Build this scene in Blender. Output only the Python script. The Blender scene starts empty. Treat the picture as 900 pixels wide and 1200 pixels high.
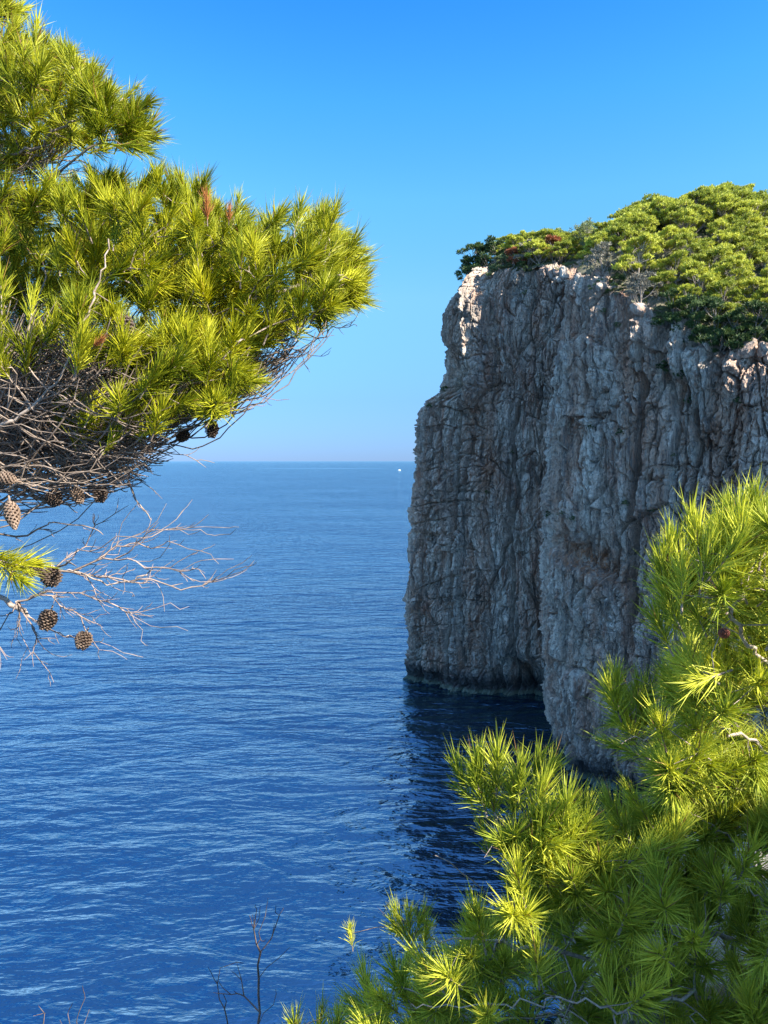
import bpy, math, random
import numpy as np
from mathutils import Vector, Matrix, Quaternion

# ------------------------------------------------------------------ camera, world, sun
S = bpy.context.scene
COL = S.collection
F = 867.0; PITCH = math.radians(3.96); H = 45.0
cam_d = bpy.data.cameras.new('camera'); cam = bpy.data.objects.new('camera', cam_d); COL.objects.link(cam)
cam.location = (0, 0, H); cam.rotation_euler = (math.radians(90) - PITCH, 0, 0)
cam_d.sensor_fit = 'VERTICAL'; cam_d.sensor_height = 36; cam_d.sensor_width = 27; cam_d.lens = 26.0
cam_d.clip_start = 0.05; cam_d.clip_end = 120000
S.camera = cam
S.render.resolution_x = 768; S.render.resolution_y = 1024

SUN_EL = math.radians(37); SUN_AZ = math.radians(118)      # clockwise from +Y
sun_dir = Vector((math.sin(SUN_AZ)*math.cos(SUN_EL), math.cos(SUN_AZ)*math.cos(SUN_EL), math.sin(SUN_EL)))
W = bpy.data.worlds.new('World'); S.world = W; W.use_nodes = True
nt = W.node_tree; nt.nodes.clear()
sky = nt.nodes.new('ShaderNodeTexSky'); sky.sky_type = 'NISHITA'; sky.sun_disc = False
sky.sun_elevation = SUN_EL; sky.sun_rotation = SUN_AZ
sky.altitude = 0; sky.air_density = 1.0; sky.dust_density = 0.0; sky.ozone_density = 2.0
# the photograph's camera renders the sky a deeper azure than the physical model: one tint by height above the horizon, all round; unseen upper sky kept brighter and warmer to light the shaded cliff
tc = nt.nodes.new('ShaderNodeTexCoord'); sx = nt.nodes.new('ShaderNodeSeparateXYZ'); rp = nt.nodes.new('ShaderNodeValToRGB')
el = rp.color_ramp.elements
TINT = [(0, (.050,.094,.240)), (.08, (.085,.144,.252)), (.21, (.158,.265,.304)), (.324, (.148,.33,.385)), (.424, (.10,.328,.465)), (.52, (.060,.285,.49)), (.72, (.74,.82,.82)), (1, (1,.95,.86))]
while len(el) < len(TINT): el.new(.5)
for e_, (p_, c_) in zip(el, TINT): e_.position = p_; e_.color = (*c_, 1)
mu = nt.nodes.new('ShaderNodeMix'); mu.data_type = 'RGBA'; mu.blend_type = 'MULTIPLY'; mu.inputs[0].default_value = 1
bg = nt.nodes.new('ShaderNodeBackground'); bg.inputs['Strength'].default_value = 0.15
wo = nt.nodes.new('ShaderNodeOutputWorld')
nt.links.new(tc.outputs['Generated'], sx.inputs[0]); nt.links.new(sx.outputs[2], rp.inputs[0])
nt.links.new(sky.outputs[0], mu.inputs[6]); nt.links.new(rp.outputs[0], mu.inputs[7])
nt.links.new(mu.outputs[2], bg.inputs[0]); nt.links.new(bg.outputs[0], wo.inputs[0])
sl = bpy.data.lights.new('sun', 'SUN'); sl.energy = 3.45; sl.angle = math.radians(0.5); sl.color = (1.0, 0.93, 0.80)
sun = bpy.data.objects.new('sun', sl); COL.objects.link(sun)
sun.rotation_euler = sun_dir.to_track_quat('Z', 'Y').to_euler()
S.view_settings.view_transform = 'Standard'; S.view_settings.look = 'None'
S.view_settings.exposure = 2.25; S.view_settings.gamma = 1

# ------------------------------------------------------------------ helpers
cp, sp = math.cos(PITCH), math.sin(PITCH)
def P(px, py, Y):
    """world point seen at photo pixel (px,py) lying Y metres ahead"""
    a = (px-450)/F; b = (600-py)/F
    t = Y/(cp + b*sp)
    return Vector((a*t, Y, H + t*(b*cp - sp)))
def proj(v):
    y = v[1]; z = v[2]-H
    d = y*cp - z*sp
    if d <= 0: return (-1e9, 0)
    return (450 + F*v[0]/d, 600 - F*(y*sp + z*cp)/d)

def link(o, parent=None):
    COL.objects.link(o)
    if parent: o.parent = parent
    return o
def tag(o, label=None, cat=None, group=None, kind=None):
    if label: o['label'] = label
    if cat: o['category'] = cat
    if group: o['group'] = group
    if kind: o['kind'] = kind
    return o
def empty(name, loc=(0,0,0)):
    o = bpy.data.objects.new(name, None); o.location = loc; o.empty_display_size = .1
    return link(o)
def mesh_np(name, V, Q, mat, smooth=False, mats=None, midx=None):
    """V (n,3), Q (m,k) all faces of k corners (or list of such arrays)"""
    me = bpy.data.meshes.new(name)
    V = np.asarray(V, dtype=np.float32)
    if not isinstance(Q, list): Q = [Q]
    Q = [np.asarray(q, dtype=np.int32) for q in Q if len(q)]
    loops = np.concatenate([q.ravel() for q in Q])
    tot = np.concatenate([np.full(len(q), q.shape[1], dtype=np.int32) for q in Q])
    start = np.concatenate([[0], np.cumsum(tot)[:-1]]).astype(np.int32)
    me.vertices.add(len(V)); me.vertices.foreach_set('co', V.ravel())
    me.loops.add(len(loops)); me.loops.foreach_set('vertex_index', loops)
    me.polygons.add(len(tot)); me.polygons.foreach_set('loop_start', start); me.polygons.foreach_set('loop_total', tot)
    for m in (mats or [mat]): me.materials.append(m)
    if midx is not None: me.polygons.foreach_set('material_index', np.asarray(midx, dtype=np.int32))
    me.polygons.foreach_set('use_smooth', np.full(len(tot), smooth, dtype=bool))
    me.update(calc_edges=True)
    return me
def obj(name, me, parent=None, loc=None):
    o = bpy.data.objects.new(name, me)
    if loc is not None: o.location = loc
    return link(o, parent)

# ------------------------------------------------------------------ numpy noise
_rng = np.random.RandomState(7)
_perm = _rng.permutation(256); _perm = np.concatenate([_perm, _perm, _perm])
_g = _rng.normal(size=(256, 3)); _g /= np.linalg.norm(_g, axis=1)[:, None]
def perlin(x, y, z=0.0, seed=0):
    x = np.asarray(x, float); y = np.asarray(y, float); z = np.zeros_like(x)+z + seed*17.37
    xi = np.floor(x).astype(int); yi = np.floor(y).astype(int); zi = np.floor(z).astype(int)
    xf = x-xi; yf = y-yi; zf = z-zi
    u = xf**3*(xf*(xf*6-15)+10); v = yf**3*(yf*(yf*6-15)+10); w = zf**3*(zf*(zf*6-15)+10)
    def gr(a, b, c):
        h = _perm[_perm[_perm[(xi+a) & 255] + ((yi+b) & 255)] + ((zi+c) & 255)]
        g = _g[h]
        return g[..., 0]*(xf-a) + g[..., 1]*(yf-b) + g[..., 2]*(zf-c)
    def lp(a, b, t): return a+(b-a)*t
    return 1.7*lp(lp(lp(gr(0,0,0), gr(1,0,0), u), lp(gr(0,1,0), gr(1,1,0), u), v),
                  lp(lp(gr(0,0,1), gr(1,0,1), u), lp(gr(0,1,1), gr(1,1,1), u), v), w)
def fbm(x, y, z=0.0, seed=0, o=4):
    r = 0; a = 1; f = 1
    for i in range(o):
        r = r + a*perlin(x*f, y*f, z*f if np.ndim(z) else z, seed+i*3); a *= .5; f *= 2.03
    return r
def _h(ix, iy, s):
    n = (ix.astype(np.int64)*374761393 + iy.astype(np.int64)*668265263 + s*2246822519) & 0xffffffff
    n = ((n ^ (n >> 13))*1274126177) & 0xffffffff
    return ((n ^ (n >> 16)) & 0xffff)/65535.0
def cells(x, y, seed=0):
    """returns F1, F2, cell randoms r1..r3, dx, dy to the cell centre"""
    ix = np.floor(x); iy = np.floor(y)
    F1 = np.full(x.shape, 9.); F2 = F1.copy()
    R = [np.zeros(x.shape) for _ in range(5)]
    for a in (-1, 0, 1):
        for b in (-1, 0, 1):
            cx = ix+a; cy = iy+b
            jx = _h(cx, cy, seed+1); jy = _h(cx, cy, seed+2)
            dx = x-(cx+jx); dy = y-(cy+jy); d = np.sqrt(dx*dx+dy*dy)
            m = d < F1
            F2 = np.where(m, F1, np.minimum(F2, d)); F1 = np.where(m, d, F1)
            vals = (_h(cx, cy, seed+3), _h(cx, cy, seed+4), _h(cx, cy, seed+5), dx, dy)
            for k in range(5): R[k] = np.where(m, vals[k], R[k])
    return F1, F2, R
def facets(x, y, amp, tilt, groove, gw, seed):
    F1, F2, R = cells(x, y, seed)
    d = amp*(R[0]-.5) + tilt*((R[1]-.5)*R[3] + (R[2]-.5)*R[4])*2
    e = F2-F1
    return d - groove*np.exp(-(e/gw)**2)
def sstep(a, b, x):
    t = np.clip((x-a)/(b-a), 0, 1); return t*t*(3-2*t)

# ------------------------------------------------------------------ materials
def new_mat(name):
    m = bpy.data.materials.new(name); m.use_nodes = True
    t = m.node_tree; t.nodes.clear()
    out = t.nodes.new('ShaderNodeOutputMaterial')
    return m, t, out
def N(t, typ, **kw):
    n = t.nodes.new(typ)
    for k, v in kw.items():
        if k in n.inputs: n.inputs[k].default_value = v
        else: setattr(n, k, v)
    return n
def ramp(t, fac, stops):
    r = t.nodes.new('ShaderNodeValToRGB')
    el = r.color_ramp.elements
    while len(el) < len(stops): el.new(.5)
    for e, (p, c) in zip(el, stops):
        e.position = p; e.color = c if len(c) == 4 else (*c, 1)
    t.links.new(fac, r.inputs[0]); return r.outputs[0]
def mixc(t, fac, a, b, mode='MIX'):
    n = t.nodes.new('ShaderNodeMix'); n.data_type = 'RGBA'; n.blend_type = mode
    for s, v in ((0, fac), (6, a), (7, b)):
        if hasattr(v, 'is_output') or isinstance(v, bpy.types.NodeSocket): t.links.new(v, n.inputs[s])
        else: n.inputs[s].default_value = v if s == 0 else (*v, 1)
    return n.outputs[2]
def noise(t, vec, scale, detail=4, rough=.55, dist=0):
    n = t.nodes.new('ShaderNodeTexNoise'); n.inputs['Scale'].default_value = scale
    n.inputs['Detail'].default_value = detail; n.inputs['Roughness'].default_value = rough
    n.inputs['Distortion'].default_value = dist
    t.links.new(vec, n.inputs['Vector']); return n.outputs['Fac']
def mapping(t, vec, scale=(1,1,1), rot=(0,0,0)):
    n = t.nodes.new('ShaderNodeMapping'); n.inputs['Scale'].default_value = scale; n.inputs['Rotation'].default_value = rot
    t.links.new(vec, n.inputs['Vector']); return n.outputs[0]
def math_(t, op, a, b=None, clamp=False):
    n = t.nodes.new('ShaderNodeMath'); n.operation = op; n.use_clamp = clamp
    for i, v in ((0, a), (1, b)):
        if v is None: continue
        if isinstance(v, bpy.types.NodeSocket): t.links.new(v, n.inputs[i])
        else: n.inputs[i].default_value = v
    return n.outputs[0]

def mat_rock(name='limestone', sea=True, fine=1.0):
    m, t, out = new_mat(name)
    geo = N(t, 'ShaderNodeNewGeometry'); pos = geo.outputs['Position']
    pb = N(t, 'ShaderNodeBsdfPrincipled', Roughness=.9)
    vstr = mapping(t, pos, (fine, fine, .13*fine))
    base = ramp(t, noise(t, mapping(t, pos, (fine,fine,fine)), .8, 6, .62), [(.3, (.44,.365,.30)), (.5, (.69,.60,.50)), (.7, (.86,.78,.67))])
    # warm, iron-stained areas
    warm = ramp(t, noise(t, vstr, .22, 5, .6, .6), [(.43, (0,0,0)), (.62, (1,1,1))])
    c = mixc(t, math_(t, 'MULTIPLY', warm, .8), base, (.50,.29,.19))
    big = ramp(t, noise(t, mapping(t, pos, (fine,fine,.35*fine)), .09, 4, .6, .8), [(.44, (0,0,0)), (.60, (1,1,1))])
    c = mixc(t, math_(t, 'MULTIPLY', big, .38), c, (.20,.155,.125))
    at = N(t, 'ShaderNodeAttribute', attribute_name='stain')
    r3 = ramp(t, noise(t, mapping(t, pos, (fine,fine,.2*fine)), .42, 6, .7, .5), [(.53, (0,0,0)), (.62, (1,1,1))])
    c = mixc(t, math_(t, 'MULTIPLY', r3, .65), c, (.36,.16,.09))
    rustn = noise(t, mapping(t, pos, (fine,fine,.6*fine)), 1.1, 5, .65, .4)
    rf = math_(t, 'MULTIPLY', at.outputs['Fac'], ramp(t, rustn, [(.32, (0,0,0)), (.55, (1,1,1))]), True)
    c = mixc(t, rf, c, (.34,.15,.07))
    # black lichen streaks running down the wall
    st = ramp(t, noise(t, mapping(t, pos, (1.4*fine,1.4*fine,.10*fine)), .75, 6, .7, .35), [(.50, (0,0,0)), (.64, (1,1,1))])
    c = mixc(t, math_(t, 'MULTIPLY', st, .8), c, (.12,.105,.095))
    sp_ = ramp(t, noise(t, mapping(t, pos, (fine,fine,.55*fine)), 3.6, 4, .7), [(.52, (0,0,0)), (.66, (1,1,1))])
    c = mixc(t, math_(t, 'MULTIPLY', sp_, .8), c, (.12,.12,.115))
    if sea:
        sx = N(t, 'ShaderNodeSeparateXYZ'); t.links.new(pos, sx.inputs[0])
        zz = math_(t, 'ADD', sx.outputs[2], math_(t, 'MULTIPLY', math_(t, 'SUBTRACT', noise(t, pos, .35, 4), .5), 5.5))
        band = ramp(t, math_(t, 'DIVIDE', zz, 8.0, True), [(.30, (1,1,1)), (.62, (0,0,0))])
        c = mixc(t, math_(t, 'MULTIPLY', band, .85), c, (.05,.052,.055))
        z2 = math_(t, 'ADD', sx.outputs[2], math_(t, 'MULTIPLY', noise(t, pos, .9, 3), .5))
        low = ramp(t, math_(t, 'DIVIDE', z2, 2.0, True), [(.32, (1,1,1)), (.5, (0,0,0))])
        c = mixc(t, math_(t, 'MULTIPLY', low, .9), c, (.20,.23,.17))
    t.links.new(c, pb.inputs['Base Color'])
    bn = math_(t, 'ADD', noise(t, mapping(t, pos, (fine,fine,.5*fine)), 2.2, 8, .75), math_(t, 'MULTIPLY', noise(t, mapping(t, pos, (2*fine,2*fine,.35*fine)), 2.0, 5, .6, .8), .8))
    bp = N(t, 'ShaderNodeBump', Strength=1.0, Distance=.42/fine); t.links.new(bn, bp.inputs['Height'])
    t.links.new(bp.outputs[0], pb.inputs['Normal']); t.links.new(pb.outputs[0], out.inputs[0])
    return m

def mat_leaf(name, c0, c1, transl=.35, scale=3.0, rough=.45, dead=None):
    m, t, out = new_mat(name)
    geo = N(t, 'ShaderNodeNewGeometry'); oi = N(t, 'ShaderNodeObjectInfo')
    n = noise(t, geo.outputs['Position'], scale, 3)
    r = math_(t, 'ADD', n, math_(t, 'MULTIPLY', math_(t, 'SUBTRACT', oi.outputs['Random'], .5), .35))
    r = math_(t, 'ADD', r, math_(t, 'MULTIPLY', math_(t, 'SUBTRACT', geo.outputs['Random Per Island'], .5), .5))
    stops = [(.25, c0), (.75, c1)]
    c = ramp(t, r, stops)
    if dead:
        d = ramp(t, geo.outputs['Random Per Island'], [(dead[0], (0,0,0)), (dead[0]+.01, (1,1,1))])
        c = mixc(t, d, c, dead[1])
    pb = N(t, 'ShaderNodeBsdfPrincipled', Roughness=rough); pb.inputs['Specular IOR Level'].default_value = .35
    t.links.new(c, pb.inputs['Base Color'])
    tr = N(t, 'ShaderNodeBsdfTranslucent'); t.links.new(c, tr.inputs[0])
    mx = N(t, 'ShaderNodeMixShader'); mx.inputs[0].default_value = transl
    t.links.new(pb.outputs[0], mx.inputs[1]); t.links.new(tr.outputs[0], mx.inputs[2]); t.links.new(mx.outputs[0], out.inputs[0])
    return m
def mat_bark(name, c0, c1, scale=60, rough=.85):
    m, t, out = new_mat(name)
    geo = N(t, 'ShaderNodeNewGeometry')
    n = noise(t, geo.outputs['Position'], scale, 5, .65)
    n2 = noise(t, geo.outputs['Position'], scale*.08, 2)
    c = ramp(t, math_(t, 'ADD', math_(t, 'MULTIPLY', n, .6), math_(t, 'MULTIPLY', n2, .4)), [(.35, c0), (.62, c1)])
    pb = N(t, 'ShaderNodeBsdfPrincipled', Roughness=rough); t.links.new(c, pb.inputs['Base Color'])
    bp = N(t, 'ShaderNodeBump', Strength=.8, Distance=.12/scale); t.links.new(n, bp.inputs['Height'])
    t.links.new(bp.outputs[0], pb.inputs['Normal']); t.links.new(pb.outputs[0], out.inputs[0])
    return m
def mat_plain(name, c, rough=.5):
    m, t, out = new_mat(name)
    geo = N(t, 'ShaderNodeNewGeometry')
    n = noise(t, geo.outputs['Position'], 1.5, 3)
    cc = ramp(t, n, [(.3, tuple(x*.88 for x in c)), (.7, c)])
    pb = N(t, 'ShaderNodeBsdfPrincipled', Roughness=rough); t.links.new(cc, pb.inputs['Base Color']); t.links.new(pb.outputs[0], out.inputs[0])
    return m

def mat_water(name='sea_water', slick=False):
    m, t, out = new_mat(name)
    geo = N(t, 'ShaderNodeNewGeometry'); pos = geo.outputs['Position']
    rot = (0, 0, math.radians(-10))
    p0 = mapping(t, pos, (1, 1, 1), rot)
    # swell, chop, ripples : crests run across the view, each layer stretched along the crest
    h = []
    for sc, amp, st, det, dist, ang in ((.07, 2.7, .40, 3, .3, -14), (.22, 2.0, .38, 4, .5, -18), (.33, .8, .45, 4, .4, 14), (.8, .42, .42, 4, .5, -9), (2.4, .075, .55, 3, .3, 12)):
        if slick: amp *= .35
        mp = mapping(t, pos, (st, 1, 1), (0, 0, math.radians(ang)))
        h.append(math_(t, 'MULTIPLY', noise(t, mp, sc, det, .55, dist), amp))
    lane = ramp(t, noise(t, mapping(t, pos, (.35, 1, 1), (0, 0, math.radians(-12))), .012, 4, .6, .6), [(.35, (.62,.62,.62)), (.62, (1.0,1.0,1.0))])
    s = h[0]
    for k in h[1:]: s = math_(t, 'ADD', s, math_(t, 'MULTIPLY', k, lane))
    bp = N(t, 'ShaderNodeBump', Strength=1.0, Distance=1.0); t.links.new(s, bp.inputs['Height'])
    nrm = bp.outputs[0]
    deep = N(t, 'ShaderNodeBsdfGlossy', Roughness=.10); deep.inputs['Color'].default_value = (.008, .075, .175, 1)
    dif = N(t, 'ShaderNodeBsdfDiffuse'); dif.inputs['Color'].default_value = (.001, .006, .018, 1)
    surf = N(t, 'ShaderNodeBsdfGlossy', Roughness=.06); surf.inputs['Color'].default_value = (.78, .97, 1, 1)
    t.links.new(nrm, deep.inputs['Normal']); t.links.new(nrm, surf.inputs['Normal'])
    ad = N(t, 'ShaderNodeAddShader'); t.links.new(deep.outputs[0], ad.inputs[0]); t.links.new(dif.outputs[0], ad.inputs[1])
    fr = N(t, 'ShaderNodeFresnel', IOR=1.62); t.links.new(nrm, fr.inputs['Normal'])
    mx = N(t, 'ShaderNodeMixShader'); t.links.new(fr.outputs[0], mx.inputs[0]); t.links.new(ad.outputs[0], mx.inputs[1]); t.links.new(surf.outputs[0], mx.inputs[2])
    t.links.new(mx.outputs[0], out.inputs[0])
    return m

M = dict(
    rock=mat_rock('limestone_cliff'), rock_near=mat_rock('limestone_near', False, 5.0), soil=mat_rock('limestone_scree', False, 1.0),
    ground=mat_bark('hilltop_soil', (.05,.06,.025), (.17,.15,.10), .9, .95),
    water=mat_water(), slick=mat_water('calm_water', True),
    needle=mat_leaf('pine_needles', (.24,.29,.012), (.64,.62,.03), .42, 2.5, .55, (.945, (.33,.17,.06))),
    needle_r=mat_leaf('young_pine_needles', (.32,.39,.035), (.78,.77,.09), .42, 2.5, .55, (.94, (.33,.20,.07))),
    dry=mat_leaf('dry_needles', (.45,.17,.05), (.62,.28,.10), .3, 20),
    crown=mat_leaf('far_pine_foliage', (.18,.22,.025), (.54,.55,.07), .35, .35, .6),
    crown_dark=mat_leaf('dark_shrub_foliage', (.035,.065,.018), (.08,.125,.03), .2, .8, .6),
    crown_red=mat_leaf('rust_foliage', (.25,.08,.03), (.36,.13,.06), .2, .8, .6),
    crown_grey=mat_leaf('grey_twigs', (.16,.15,.12), (.26,.24,.18), .1, .8, .8),
    crown_sage=mat_leaf('sage_foliage', (.10,.13,.05), (.20,.24,.10), .2, .8, .6),
    bark=mat_bark('pine_bark', (.14,.10,.075), (.48,.39,.32), 70), twig=mat_bark('grey_twig', (.075,.052,.04), (.38,.30,.24), 40),
    dark_twig=mat_bark('dark_twig', (.035,.025,.02), (.16,.12,.10), 30),
    dead=mat_bark('dead_twig', (.035,.025,.02), (.36,.27,.225), 9),
    bark_far=mat_bark('far_bark', (.14,.11,.09), (.34,.30,.26), 3),
    cone=mat_bark('cone_scale', (.07,.042,.028), (.28,.20,.145), 90), cone_dark=mat_bark('open_cone_scale', (.045,.030,.022), (.17,.12,.09), 90),
    cone_red=mat_bark('young_cone', (.10,.025,.015), (.22,.07,.045), 120),
    white=mat_plain('white_hull', (.80,.80,.80), .3), glass=mat_plain('dark_glass', (.03,.04,.05), .1),
)

# ------------------------------------------------------------------ sea
def build_sea():
    rs = [0, 60, 150, 400, 1000, 3000, 9000, 26000, 70000]; n = 96
    V = [(0, 60, 0)]; T = []; Q = []
    for r in rs[1:]:
        for k in range(n):
            a = 2*math.pi*k/n; V.append((r*math.cos(a), 60+r*math.sin(a), 0))
    for k in range(n): T.append((0, 1+k, 1+(k+1) % n))
    for j in range(len(rs)-2):
        b = 1+j*n
        for k in range(n): Q.append((b+k, b+n+k, b+n+(k+1) % n, b+(k+1) % n))
    tag(obj('sea', mesh_np('sea', V, [np.array(T), np.array(Q)], M['water'])), kind='structure')
    # long strip of calm water behind the boat
    a, b = P(308, 548.2, 4600), P(455, 549.6, 4000)
    V = []; n = 40
    for i in range(n+1):
        f = i/n; x = a.x+(b.x-a.x)*f; y0 = 4350+60*math.sin(f*5); w = 180*math.sin(math.pi*(f*.96+.02))**.5
        V += [(x, y0-w, .15), (x, y0+w, .15)]
    Q = [(2*i, 2*i+2, 2*i+3, 2*i+1) for i in range(n)]
    tag(obj('calm_water', mesh_np('calm_water', V, np.array(Q), M['slick'])), kind='structure')
build_sea()

# ------------------------------------------------------------------ cliff
# plan of the wall (x, y) with the height of its rim; runs from the hidden back round the prow to the near side
CP = [(70,200,90),(45,185,88),(26,171,86),(11,160,85),(4.4,150.6,83.2),(10.5,146.3,82.4),(18.2,141,81.4),(25,137,80.6),(30,134,79.6),(34,131.5,78.5),
      (34,124,76.5),(29.5,116,74),(26,111.5,73),(24.3,108,72.4),(27,102.5,70),(31,98,66.3),(34.5,94,62.3),(40,88.5,58.6),(46,84,58.2),(53,78,59),(62,66,59),(68,45,57),(60,20,52)]
def catmull(pts, k=24):
    pts = [np.array(p, float) for p in pts]; out = []
    for i in range(len(pts)-1):
        p0 = pts[max(i-1, 0)]; p1 = pts[i]; p2 = pts[i+1]; p3 = pts[min(i+2, len(pts)-1)]
        for j in range(k):
            s = j/k
            out.append(.5*((2*p1)+(-p0+p2)*s+(2*p0-5*p1+4*p2-p3)*s*s+(-p0+3*p1-3*p2+p3)*s**3))
    out.append(pts[-1]); return np.array(out)
_path = catmull(CP)
_seg = np.linalg.norm(np.diff(_path[:, :2], axis=0), axis=1); _arc = np.concatenate([[0], np.cumsum(_seg)])
def s_at(i): return _arc[min(i*24, len(_arc)-1)]      # arc length at control point i
sA, sRec, sNose, sOut = s_at(4), s_at(9), s_at(13), s_at(19)
SIL = [(0,0),(20,.1),(27,.3),(34.6,.9),(45,1.8),(52,2.6),(56.5,3.4),(59,7.4),(63,8.4),(69.8,6.3),(75,6.5),(78,7.6),(81,10.3),(86,13)]
def build_cliff():
    ss = np.concatenate([np.arange(0, sA-6, .8), np.arange(sA-6, sRec, .105), np.arange(sRec, sNose-6, .5),
                         np.arange(sNose-6, sOut, .098), np.arange(sOut, _arc[-1], .8)])
    px = np.interp(ss, _arc, _path[:, 0]); py = np.interp(ss, _arc, _path[:, 1]); rz = np.interp(ss, _arc, _path[:, 2])
    tx = np.gradient(px, ss); ty = np.gradient(py, ss)
    k = 41
    # outward normal: path runs with the rock on its left -> outward is to the right of travel... rotate tangent
    nx, ny = ty.copy(), -tx.copy()
    L = np.hypot(nx, ny); nx /= L; ny /= L
    # make it point away from the land
    cxy = np.array([75., 120.])
    nx_s = -nx if np.mean((px-cxy[0])*nx+(py-cxy[1])*ny) < 0 else nx
    ny_s = -ny if nx_s is not nx and np.mean((px-cxy[0])*nx+(py-cxy[1])*ny) < 0 else ny
    nx, ny = nx_s, ny_s
    sp_ = np.arange(0, _arc[-1], .5)
    nxs = np.convolve(np.pad(np.interp(sp_, ss, nx), 6, 'edge'), np.ones(13)/13, 'valid'); nys = np.convolve(np.pad(np.interp(sp_, ss, ny), 6, 'edge'), np.ones(13)/13, 'valid')
    nx = np.interp(ss, sp_, nxs); ny = np.interp(ss, sp_, nys)
    L = np.hypot(nx, ny); nx /= L; ny /= L
    NR = 640; NT = 46
    v = np.linspace(0, 1, NR)
    s, vv = np.meshgrid(ss, v)
    # jagged rim
    rim = rz + 1.2*fbm(ss*.25, ss*0, seed=5) + .9*np.abs(fbm(ss*.8, ss*0+3, seed=6)) - .5
    z = -2 + vv*(rim[None, :]+2)
    X = np.broadcast_to(px, s.shape).copy(); Y = np.broadcast_to(py, s.shape).copy()
    NX = np.broadcast_to(nx, s.shape); NY = np.broadcast_to(ny, s.shape)
    # silhouette shift of the prow
    sil = np.interp(z, [a for a, b in SIL], [b for a, b in SIL])
    w = np.interp(ss, [sA-25, sA-8, sA+2, sA+8, sA+16, sA+27], [0, .9, 1, .75, .35, 0])
    X += sil*w[None, :]; Y += sil*w[None, :]*.25
    # ---- relief (metres outward)
    wx = .9*fbm(s*.12, z*.07, seed=11, o=3); wz = 1.6*fbm(s*.1, z*.09, seed=12, o=3)
    u = s+wx; t = z+wz
    d = 1.1*perlin(u*.085, t*.018, seed=1)
    r = 1-np.abs(fbm(u*.17, t*.025, seed=2, o=3)); d += 1.0*(r-.6)
    d += facets(u/4.4, t/14., 1.25, 1.1, .85, .05, 21)
    u2 = u+.5*fbm(s*.5, z*.3, seed=13, o=3); t2 = t+.8*fbm(s*.4, z*.35, seed=14, o=3)
    d += facets(u2/1.8, t2/5.6, .75, .75, .5, .07, 31)
    fine = np.clip(.55+.8*perlin(s*.06, z*.04, seed=19), .15, 1.2)
    u3 = u2+.25*fbm(s*1.3, z*.8, seed=15, o=2); t3 = t2+.3*fbm(s*1.1, z*.9, seed=16, o=2)
    d += facets(u3/.66, t3/2.3, .40, .42, .26, .10, 41)*(.5+.6*fine)
    # patches where the wall has broken off in angular blocks
    blk = sstep(-.12, .28, perlin(s*.11, z*.07, seed=29)); d += blk*facets(u2/2.3+7, t2/3.0, .75, .8, .45, .05, 33)
    # fluting and solution runnels
    fl = fbm(u3*1.5, t3*.14, seed=3, o=3); d += .40*np.abs(fl)*(1.3-fine*.6)
    d += .17*fbm(u3*2.6, t3*1.1, seed=4, o=3)
    F1, F2, R5 = cells(u3/.42+5, t3/.55, 91); d += .20*(F1-.45)*np.clip(.6+1.2*perlin(s*.08, z*.06, seed=92), 0, 1.4)
    # long vertical joints
    jn = fbm((u+.4*fbm(s*.4, z*.2, seed=23, o=2))*.21, t*.012, seed=17, o=2)
    d -= 1.5*np.exp(-(jn/.022)**2)*sstep(-.3, .25, perlin(s*.09, z*.035, seed=18))
    # bedding on the prow
    bed = np.clip(1.25-np.abs(s-(sA+6))/14, 0, 1)*(1-.6*sstep(58, 66, z))
    bn = perlin((z+.9*fbm(s*.16, z*.02, seed=25, o=3))*.22, s*.03, seed=24)
    d -= 1.1*bed*np.exp(-(bn/.035)**2)
    d += bed*facets(u2/3.2, t2/2.6, .65, .5, .5, .05, 61)
    d += .5*bed*perlin(t*.30, s*.06, seed=26)
    d += .16*fbm(u3*4.2, t3*2.2, seed=94, o=2)
    # the two deep joints of the prow, the black joint of the near wall
    def joint(s0, z0, z1, wid, dep, wob, seed):
        c = s0+wob*fbm(z*.09, z*0+seed, seed=seed, o=3)
        return 1.35*dep*np.exp(-((s-c)/wid)**2)*sstep(z0-3, z0, z)*(1-sstep(z1-3, z1+3, z))
    d -= joint(sA+10.8, 3, 58, .42, 2.6, .8, 51)+joint(sA+13.2, 5, 50, .35, 1.8, .9, 52)+joint(sA+4.4, 0, 30, .3, 1.6, .6, 53)
    d -= joint(sA+24, 2, 55, .3, 1.5, .8, 56)+joint(sNose+14.6, 22, 60, .5, 2.8, .6, 54)+joint(sNose+3.6, 2, 40, .22, 1.3, .5, 55)+joint(sNose+22, 26, 52, .4, 1.7, .9, 57)
    # ribs whose right flank turns towards the sun
    def rib(c, amp, wid, z0, z1, rise=1.6):
        q = s-c+.5*fbm(z*.35, s*.2, seed=77, o=3)
        return amp*np.where(q > 0, np.clip(1-q/wid, 0, 1), np.clip(1+q/rise, 0, 1))*sstep(z0-3, z0+3, z)*(1-sstep(z1, z1+3, z))
    d += rib(sA+np.interp(z, [50, 62, 75, 84], [11.5, 11, 9.6, 5.0]), 5.0, 6.0, 56, 99, 2.2)
    rimb = np.broadcast_to(rim[None, :], z.shape)
    s15, s16, s17 = s_at(15), s_at(16), s_at(17)
    for (c, amp, wid, dz) in ((s15+1.6, 3.0, 3.6, 7.), (s16+1.6, 2.8, 3.4, 6.), (s17+.8, 2.2, 2.6, 4.5), (s17-2.8, 1.9, 2.2, 3.5)):
        q = s-c+.4*fbm(z*.5, s*.3, seed=78, o=3)
        d += amp*np.where(q > 0, np.clip(1-q/wid, 0, 1), np.clip(1+q/1., 0, 1))*sstep(-dz-1.5, -dz+1.5, z-rimb)
    # sea notch and cave
    d -= 1.1*np.exp(-((z-1.2)/1.3)**2)
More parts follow.
